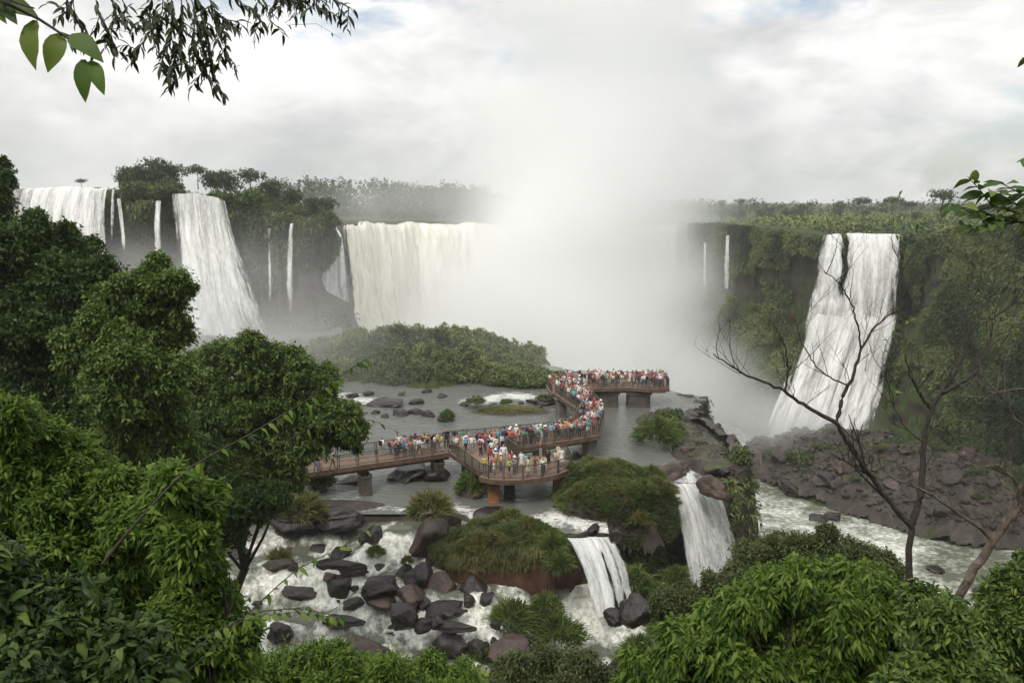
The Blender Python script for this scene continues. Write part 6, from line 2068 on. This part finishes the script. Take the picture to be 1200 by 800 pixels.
leaf_tree('mid green tree with a pointed top overlapping the foot of the middle left fall', 'tree', 'tree', px_clumps(L2, 33), (-14.2, 33.2, hz(-14.2, 33.2) - 0.3), 0.34, 430, 10, 0.4, 0.19, 0.09, 'leaf_mid', hollow=0.75, sprig=0.13, gap_=0.43)
L3 = [(232, 432, 24), (262, 420, 22), (295, 415, 22), (328, 425, 22), (355, 436, 20), (378, 450, 18), (240, 470, 34), (290, 465, 36), (340, 470, 34), (378, 482, 26), (405, 488, 18), (418, 505, 12), (250, 515, 36), (300, 515, 38), (350, 520, 34),
      (388, 506, 20), (412, 514, 11), (270, 560, 34), (305, 560, 30), (338, 550, 20), (248, 590, 28)]
leaf_tree('dense round tree hiding the left end of the walkway', 'tree', 'tree', px_clumps(L3, 50), (-19.8, 50.6, hz(-19.8, 50.6) - 0.3), 0.40, 440, 10, 0.45, 0.22, 0.11, 'leaf_mid', hollow=0.75, sprig=0.13, gap_=0.43)
L3b = [(215, 560, 34), (236, 608, 28), (262, 606, 22), (285, 596, 20), (305, 590, 18), (326, 584, 14), (272, 628, 14), (200, 612, 32), (215, 640, 26), (175, 590, 40), (160, 540, 40), (225, 510, 30)]
leaf_tree('dark shaded tree between the big left trees and the rapids', 'tree', 'tree', px_clumps(L3b, 41), (-16.2, 41, hz(-16.2, 41) - 0.3), 0.3, 300, 9, 0.45, 0.24, 0.11, 'leaf_dark', hollow=0.75, sprig=0.13, gap_=0.43)
L0 = [(-6, 205, 16), (8, 212, 10), (-2, 235, 18), (-12, 262, 20)]
leaf_tree('dark treetop at the left edge against the sky', 'tree', 'tree', px_clumps(L0, 44), (-26.5, 44, hz(-26.5, 44) - 0.3), 0.3, 150, 8, 0.4, 0.26, 0.12, 'leaf_dark')
S1 = [(10, 500, 34), (40, 520, 34), (75, 535, 30), (105, 552, 26), (130, 575, 26), (20, 560, 44), (70, 590, 44), (115, 615, 38), (150, 610, 28), (20, 640, 46), (80, 660, 46), (130, 665, 40), (170, 645, 30), (185, 690, 36), (150, 720, 40)]
leaf_tree('bright green leafy shrub at the left edge of the foreground', 'shrub', 'shrub', px_clumps(S1, 13, dt=0.7), (-6.6, 12.6, hz(-6.6, 12.6) - 0.2), 0.07, 330, 9, 0.2, 0.105, 0.042, 'leaf_bright', 'fold', shoots=9, big=240, bigL=0.16, gap_=0.42, sprig=0.07)
S2 = [(200, 565, 22), (230, 590, 24), (190, 600, 26), (215, 640, 28), (238, 662, 22), (230, 700, 34), (262, 715, 22), (270, 752, 28), (215, 750, 44), (250, 785, 40)]
leaf_tree('bright shrub with long leaves in front of the dark river bank tree', 'shrub', 'shrub', px_clumps(S2, 10.5, dt=0.6), (-3.9, 10.0, hz(-3.9, 10) - 0.2), 0.05, 190, 8, 0.2, 0.115, 0.042, 'leaf_bright', 'fold', shoots=9, big=240, bigL=0.16, gap_=0.43, sprig=0.07)
S3 = [(30, 720, 50), (90, 740, 48), (20, 790, 60), (100, 800, 60), (160, 790, 46), (-20, 680, 50)]
leaf_tree('dark big leaved plant in the bottom left corner', 'shrub', 'shrub', px_clumps(S3, 6.5, dt=0.4), (-3.6, 6.0, hz(-3.6, 6) - 0.2), 0.04, 120, 8, 0.16, 0.10, 0.05, 'leaf_dark', 'fold', big=110, bigkind='broad_dark', bigL=0.15)
S4 = [(330, 789, 34), (370, 776, 26), (410, 792, 30), (455, 796, 28), (500, 800, 26), (540, 806, 24), (300, 814, 40), (400, 826, 40), (480, 829, 36), (545, 829, 30), (285, 779, 24)]
leaf_tree('fine leaved bright bush along the bottom edge before the rapids', 'shrub', 'shrub', px_clumps(S4, 22, dt=1.0), (-4.0, 20.3, hz(-4, 20.3) - 0.2), 0.08, 260, 9, 0.28, 0.15, 0.05, 'leaf_bright', sprig=0.1)
S5 = [(600, 785, 26), (640, 775, 24), (675, 782, 22), (700, 800, 26), (620, 810, 34), (665, 818, 34), (580, 815, 22), (720, 822, 24)]
leaf_tree('dull olive small leaved bush at the bottom centre', 'shrub', 'shrub', px_clumps(S5, 27, dt=1.0), (1.3, 25, hz(1.3, 25) - 0.2), 0.08, 260, 8, 0.28, 0.13, 0.06, 'leaf_olive')
O1 = [(880, 652, 20), (905, 645, 20), (935, 640, 20), (965, 640, 20), (995, 645, 20), (1022, 655, 18), (1045, 668, 16), (870, 672, 20), (910, 672, 26), (955, 672, 28), (1000, 678, 28), (1035, 685, 22), (845, 690, 18), (700, 702, 16), (730, 700, 14)]
leaf_tree('round olive green tree with fine leaves right of the near white fall', 'tree', 'tree', px_clumps(O1[:13], 38, 0.7), (12.6, 36.5, hz(12.6, 36.5) - 0.3), 0.25, 330, 9, 0.35, 0.15, 0.075, 'leaf_olive', sprig=0.08)
O2 = [(690, 700, 20), (715, 695, 18), (745, 690, 20), (770, 688, 22), (800, 690, 18), (830, 680, 20), (720, 725, 26)]
leaf_tree('olive bush behind the bright leaf bush, under the near white fall', 'shrub', 'shrub', px_clumps([(780, 705, 20), (810, 700, 20), (840, 690, 20), (865, 685, 20), (790, 730, 24), (830, 725, 26)], 34, 0.8), (8.0, 33, hz(8, 33) - 0.2), 0.15, 240, 8, 0.3, 0.15, 0.07, 'leaf_olive')
B1 = [(838, 738, 28), (865, 712, 26), (895, 692, 26), (930, 682, 24), (962, 676, 26), (995, 682, 26), (1025, 700, 26), (1050, 722, 24), (790, 765, 26), (815, 745, 22), (850, 770, 36), (900, 740, 38), (950, 730, 40), (1000, 738, 38), (1045, 765, 30),
      (760, 790, 28), (810, 800, 36), (880, 800, 42), (950, 790, 44), (1020, 800, 40), (745, 812, 24)]
leaf_tree('bright bush of large drooping leaves filling the bottom right', 'bush', 'bush', px_clumps(B1, 17.5, 0.9, 0.8), (5.6, 16.8, hz(5.6, 16.8) - 0.2), 0.09, 165, 9, 0.28, 0.175, 0.07, 'leaf_bright', 'fold', droop=0.45, hang=0.75, shoots=12, big=280, bigL=0.25, gap_=0.43, sprig=0.07)
B2 = [(1095, 720, 26), (1120, 745, 30), (1160, 740, 30), (1195, 720, 30), (1100, 780, 36), (1150, 790, 40), (1200, 780, 40), (1180, 690, 22), (1205, 670, 20), (1075, 700, 16), (1085, 760, 22), (1105, 735, 26, 12.5), (1120, 775, 34, 12.5), (1080, 800, 34, 12.5)]
leaf_tree('dark mixed bush in the bottom right corner around the pale bare tree', 'bush', 'bush', px_clumps(B2, 15.5, 0.9, 0.8), (8.2, 15, hz(8.2, 15) - 0.2), 0.08, 150, 8, 0.26, 0.14, 0.06, 'leaf_mid', 'fold', big=60, bigL=0.16, gap_=0.43, sprig=0.07)

# ------------------------------------------------------------------ bare trees


def twigs(path, n, L, depth, acc, r, rr):
    """random side shoots along a limb"""
    path = resample(path, 24)
    for _ in range(n):
        j = rr.randrange(5, 23)
        p = path[j]
        tan = unit(path[min(j + 1, 23)] - path[j - 1])
        d = unit(tan * 0.55 + np.array([rr.gauss(0, 0.55), rr.gauss(0, 0.35), abs(rr.gauss(0.25, 0.45))]))
        l_ = L * rr.uniform(0.5, 1.3)
        q = [p]
        for k in range(4):
            d = unit(d + np.array([rr.gauss(0, 0.22), rr.gauss(0, 0.22), 0.10]))
            q.append(q[-1] + d * l_ / 4)
        acc.append((np.array(q), r * rr.uniform(0.7, 1.1)))
        if depth > 0:
            twigs(np.array(q), rr.choice((1, 2, 3)), L * 0.55, depth - 1, acc, r * 0.6, rr)


def bare_tree(label, trunk, limbs_, bark, base, seed, tw=0.9):
    rr = random.Random(seed)
    t = thing('bare_tree', label, 'tree', base)
    build('trunk', *tube(resample(trunk[0], 30) + rng.normal(size=(30, 3)) * 0.012, np.linspace(trunk[1], trunk[2], 30), 9), MAT[bark], t, True)
    acc = []
    for path, r0, r1, n in limbs_:
        p = resample(path, 26)
        p[1:] += rng.normal(size=(25, 3)) * 0.010
        build('limb', *tube(p, np.linspace(r0, r1, 26), 7), MAT[bark], t, True)
        twigs(path, n + 3, tw, 2, acc, max(r1 * 0.75, 0.008), rr)
    build('twigs', *join([tube(q, np.linspace(r, r * 0.3, len(q)), 4) for q, r in acc]), MAT[bark], t, True, kind='stuff')
    return t, acc


TA = 16.0
P_ = lambda pts, a=TA, b=None: px_path(pts, a, b)
b0 = P_([(1080, 830)])[0]
bt, tips_ = bare_tree('dark leafless tree with a wide fork standing before the tall right fall', (np.concatenate([[np.array([b0[0], b0[1], hz(b0[0], b0[1]) - 0.2])], P_([(1078, 800), (1072, 740), (1066, 690), (1066, 645), (1069, 612)])]), 0.088, 0.056),
    [(P_([(1069, 618), (1040, 585), (1015, 550), (992, 517), (980, 494)], 16, 15.6), 0.054, 0.038, 2),
     (P_([(981, 496), (955, 482), (935, 470), (918, 457), (898, 450), (872, 438), (850, 424), (836, 416)], 15.6, 15.2), 0.042, 0.010, 8),
     (P_([(980, 495), (988, 465), (1000, 438), (1010, 410), (1022, 385), (1040, 370), (1056, 362)], 15.6, 15.9), 0.042, 0.010, 7),
     (P_([(1009, 412), (1006, 385), (998, 355), (984, 332), (965, 318)], 15.7, 15.3), 0.018, 0.007, 5),
     (P_([(920, 458), (924, 435), (920, 405), (908, 382)], 15.4, 15.0), 0.020, 0.007, 4),
     (P_([(994, 452), (975, 444), (955, 428), (940, 402), (930, 372)], 15.6, 15.2), 0.016, 0.006, 4),
     (P_([(1069, 614), (1078, 580), (1082, 545), (1083, 505), (1092, 478), (1105, 458), (1118, 440), (1130, 415), (1134, 388), (1131, 360)], 16, 16.4), 0.070, 0.016, 7),
     (P_([(1104, 460), (1130, 446), (1148, 430), (1158, 404), (1166, 375)], 16.2, 16.6), 0.048, 0.012, 5),
     (P_([(1091, 480), (1078, 462), (1066, 440), (1060, 415)], 16.2, 15.8), 0.034, 0.008, 4),
     (P_([(1133, 395), (1150, 380), (1172, 368), (1190, 352)], 16.4, 16.6), 0.016, 0.006, 4),
     (P_([(1052, 366), (1058, 335), (1052, 300), (1056, 275)], 15.9, 16.2), 0.010, 0.005, 4),
     (P_([(1084, 520), (1060, 500), (1045, 470), (1040, 445)], 16.1, 15.9), 0.014, 0.006, 3)], 'bark_dark', b0, 5)
for i in range(34):
    q, r = random.choice(tips_[-90:])
    if at_t(1060, 300, 15)[0] < q[-1][0] and q[-1][2] < 45.6:
        put_leaf(bt, q[-1], rng.normal(size=3) + np.array([0, 0, -0.3]), np.array([0, -0.5, 1]), 0.13, 'broad')
b1 = P_([(1085, 840)], 14)[0]
bare_tree('pale lichened bare tree leaning in from the right edge', (np.concatenate([[np.array([b1[0], b1[1], hz(b1[0], b1[1]) - 0.2])], P_([(1092, 800), (1108, 755), (1125, 700), (1142, 665), (1165, 630), (1186, 604), (1206, 580)], 14)]), 0.105, 0.06),
    [(P_([(1164, 632), (1140, 612), (1120, 600), (1090, 577), (1060, 565), (1040, 558)], 14, 13.6), 0.036, 0.010, 5),
     (P_([(1188, 602), (1194, 575), (1184, 556), (1168, 545), (1150, 548)], 14, 13.8), 0.034, 0.012, 5),
     (P_([(1182, 610), (1200, 598), (1225, 596)], 14), 0.05, 0.03, 2),
     (P_([(1204, 582), (1212, 540), (1206, 500), (1216, 460)], 14, 14.3), 0.07, 0.03, 4),
     (P_([(1209, 505), (1190, 490), (1172, 460), (1160, 455)], 14.2, 14.0), 0.02, 0.008, 4),
     (P_([(1215, 455), (1190, 456), (1165, 460), (1150, 470)], 14.3, 14.1), 0.022, 0.008, 4)], 'bark_pale', b1, 8, 0.7)

# ------------------------------------------------------------------ air: haze box and the spray of the falls


def volume_mat(name, density, aniso, col=(0.93, 0.94, 0.93), attr=None):
    m = bpy.data.materials.new(name)
    m.use_nodes = True
    t = m.node_tree
    t.nodes.clear()
    v = N(t, 'ShaderNodeVolumePrincipled')
    v.inputs['Color'].default_value = (*col, 1)
    v.inputs['Density'].default_value = density
    v.inputs['Anisotropy'].default_value = aniso
    v.inputs['Density Attribute'].default_value = attr or ''
    o = N(t, 'ShaderNodeOutputMaterial')
    t.links.new(v.outputs[0], o.inputs['Volume'])
    return m


V, F = box(-2700, 2700, -400, 2700, -12, 190)
o = build('haze', V, F, volume_mat('haze', 0.00030, 0.4, (0.97, 0.98, 0.98)), kind='stuff', label='thin damp air greying the far trees and falls')
o.display_type = 'WIRE'

# spray: (pixel x, pixel y, distance, radius x, y, z in metres, density)
PUFFS = [(695, 395, 268, 56, 46, 30, 0.075), (690, 300, 278, 52, 46, 34, 0.060), (700, 200, 282, 48, 46, 40, 0.050), (706, 90, 285, 46, 46, 46, 0.038), (715, -30, 285, 48, 46, 50, 0.030), (640, 130, 300, 34, 34, 40, 0.012), (790, 160, 270, 26, 30, 40, 0.010),
         (600, 380, 285, 40, 36, 26, 0.050), (600, 300, 305, 36, 34, 22, 0.034), (490, 400, 262, 26, 26, 12, 0.036), (620, 240, 300, 40, 40, 24, 0.016), (800, 390, 235, 26, 26, 30, 0.030), (830, 470, 190, 22, 24, 16, 0.024),
         (265, 405, 150, 16, 10, 8, 0.050), (60, 390, 158, 30, 12, 8, 0.030), (350, 395, 160, 18, 12, 7, 0.030), (940, 505, 166, 18, 14, 9, 0.055), (860, 505, 168, 20, 20, 12, 0.034),
         (370, 390, 205, 14, 14, 9, 0.030), (700, 430, 170, 36, 28, 14, 0.014), (500, 235, 400, 70, 60, 18, 0.008), (440, 410, 122, 38, 14, 10, 0.022), (720, 452, 125, 20, 16, 9, 0.012), (835, 330, 235, 22, 24, 26, 0.016), (300, 345, 149, 38, 9, 17, 0.032), (120, 330, 156, 30, 9, 14, 0.014), (690, 440, 140, 24, 16, 9, 0.030), (560, 360, 200, 44, 34, 16, 0.020), (780, 440, 150, 20, 20, 12, 0.026), (450, 300, 290, 30, 24, 14, 0.010)]
ng = bpy.data.node_groups.new('spray field', 'GeometryNodeTree')
ng.interface.new_socket('Geometry', in_out='OUTPUT', socket_type='NodeSocketGeometry')
pos = N(ng, 'GeometryNodeInputPosition').outputs[0]
nz_ = N(ng, 'ShaderNodeTexNoise')
nz_.inputs['Scale'].default_value = 0.024
nz_.inputs['Detail'].default_value = 5
nz_.inputs['Roughness'].default_value = 0.58
nz_.inputs['Distortion'].default_value = 0.4
ng.links.new(pos, nz_.inputs['Vector'])
warp = N(ng, 'ShaderNodeVectorMath', operation='MULTIPLY_ADD')
ng.links.new(nz_.outputs['Color'], warp.inputs[0])
warp.inputs[1].default_value = (40, 40, 30)
ng.links.new(pos, warp.inputs[2])
total = None
lo, hi = np.full(3, 1e9), np.full(3, -1e9)
for px, py, t_, rx, ry, rz_, dn in PUFFS:
    c = at_t(px, py, t_)
    lo, hi = np.minimum(lo, c - np.array([rx, ry, rz_]) * 1.25), np.maximum(hi, c + np.array([rx, ry, rz_]) * 1.25)
    a = N(ng, 'ShaderNodeVectorMath', operation='SUBTRACT')
    ng.links.new(warp.outputs[0] if max(rx, rz_) > 15 else pos, a.inputs[0])
    a.inputs[1].default_value = tuple(c + (np.array([20, 20, 15]) if max(rx, rz_) > 15 else 0))
    b = N(ng, 'ShaderNodeVectorMath', operation='DIVIDE')
    ng.links.new(a.outputs[0], b.inputs[0])
    b.inputs[1].default_value = (rx, ry, rz_)
    d = N(ng, 'ShaderNodeVectorMath', operation='LENGTH')
    ng.links.new(b.outputs[0], d.inputs[0])
    k = N(ng, 'ShaderNodeMapRange', interpolation_type='SMOOTHERSTEP')
    ng.links.new(d.outputs['Value'], k.inputs[0])
    for i, v in ((1, 1.15), (2, 0.05), (3, 0.0), (4, dn)):
        k.inputs[i].default_value = v
    total = k.outputs[0] if total is None else mth(ng, 'ADD', total, k.outputs[0])
mod = mth(ng, 'MAXIMUM', mth(ng, 'MULTIPLY_ADD', nz_.outputs[0], 6.0, -1.3), 0.25)
vc = N(ng, 'GeometryNodeVolumeCube')
ng.links.new(mth(ng, 'MULTIPLY', total, mod), vc.inputs['Density'])
vc.inputs['Min'].default_value = tuple(lo)
hi[2] = min(hi[2], 185)
vc.inputs['Max'].default_value = tuple(hi)
for ax, r in (('X', (hi[0] - lo[0])), ('Y', hi[1] - lo[1]), ('Z', hi[2] - lo[2])):
    vc.inputs['Resolution ' + ax].default_value = max(8, int(r / 3.0))
sm = N(ng, 'GeometryNodeSetMaterial')
MAT['spray'] = volume_mat('spray', 0.68, 0.0, (0.984, 0.986, 0.986), 'density')
sm.inputs['Material'].default_value = MAT['spray']
ng.links.new(vc.outputs[0], sm.inputs['Geometry'])
go = N(ng, 'NodeGroupOutput')
ng.links.new(sm.outputs[0], go.inputs[0])
me = bpy.data.meshes.new('spray_mist')
me.materials.append(MAT['spray'])
o = link('spray_mist', me, kind='stuff', label='tall white plume of spray rising from the gorge and drifting round the falls')
o.modifiers.new('spray', 'NODES').node_group = ng
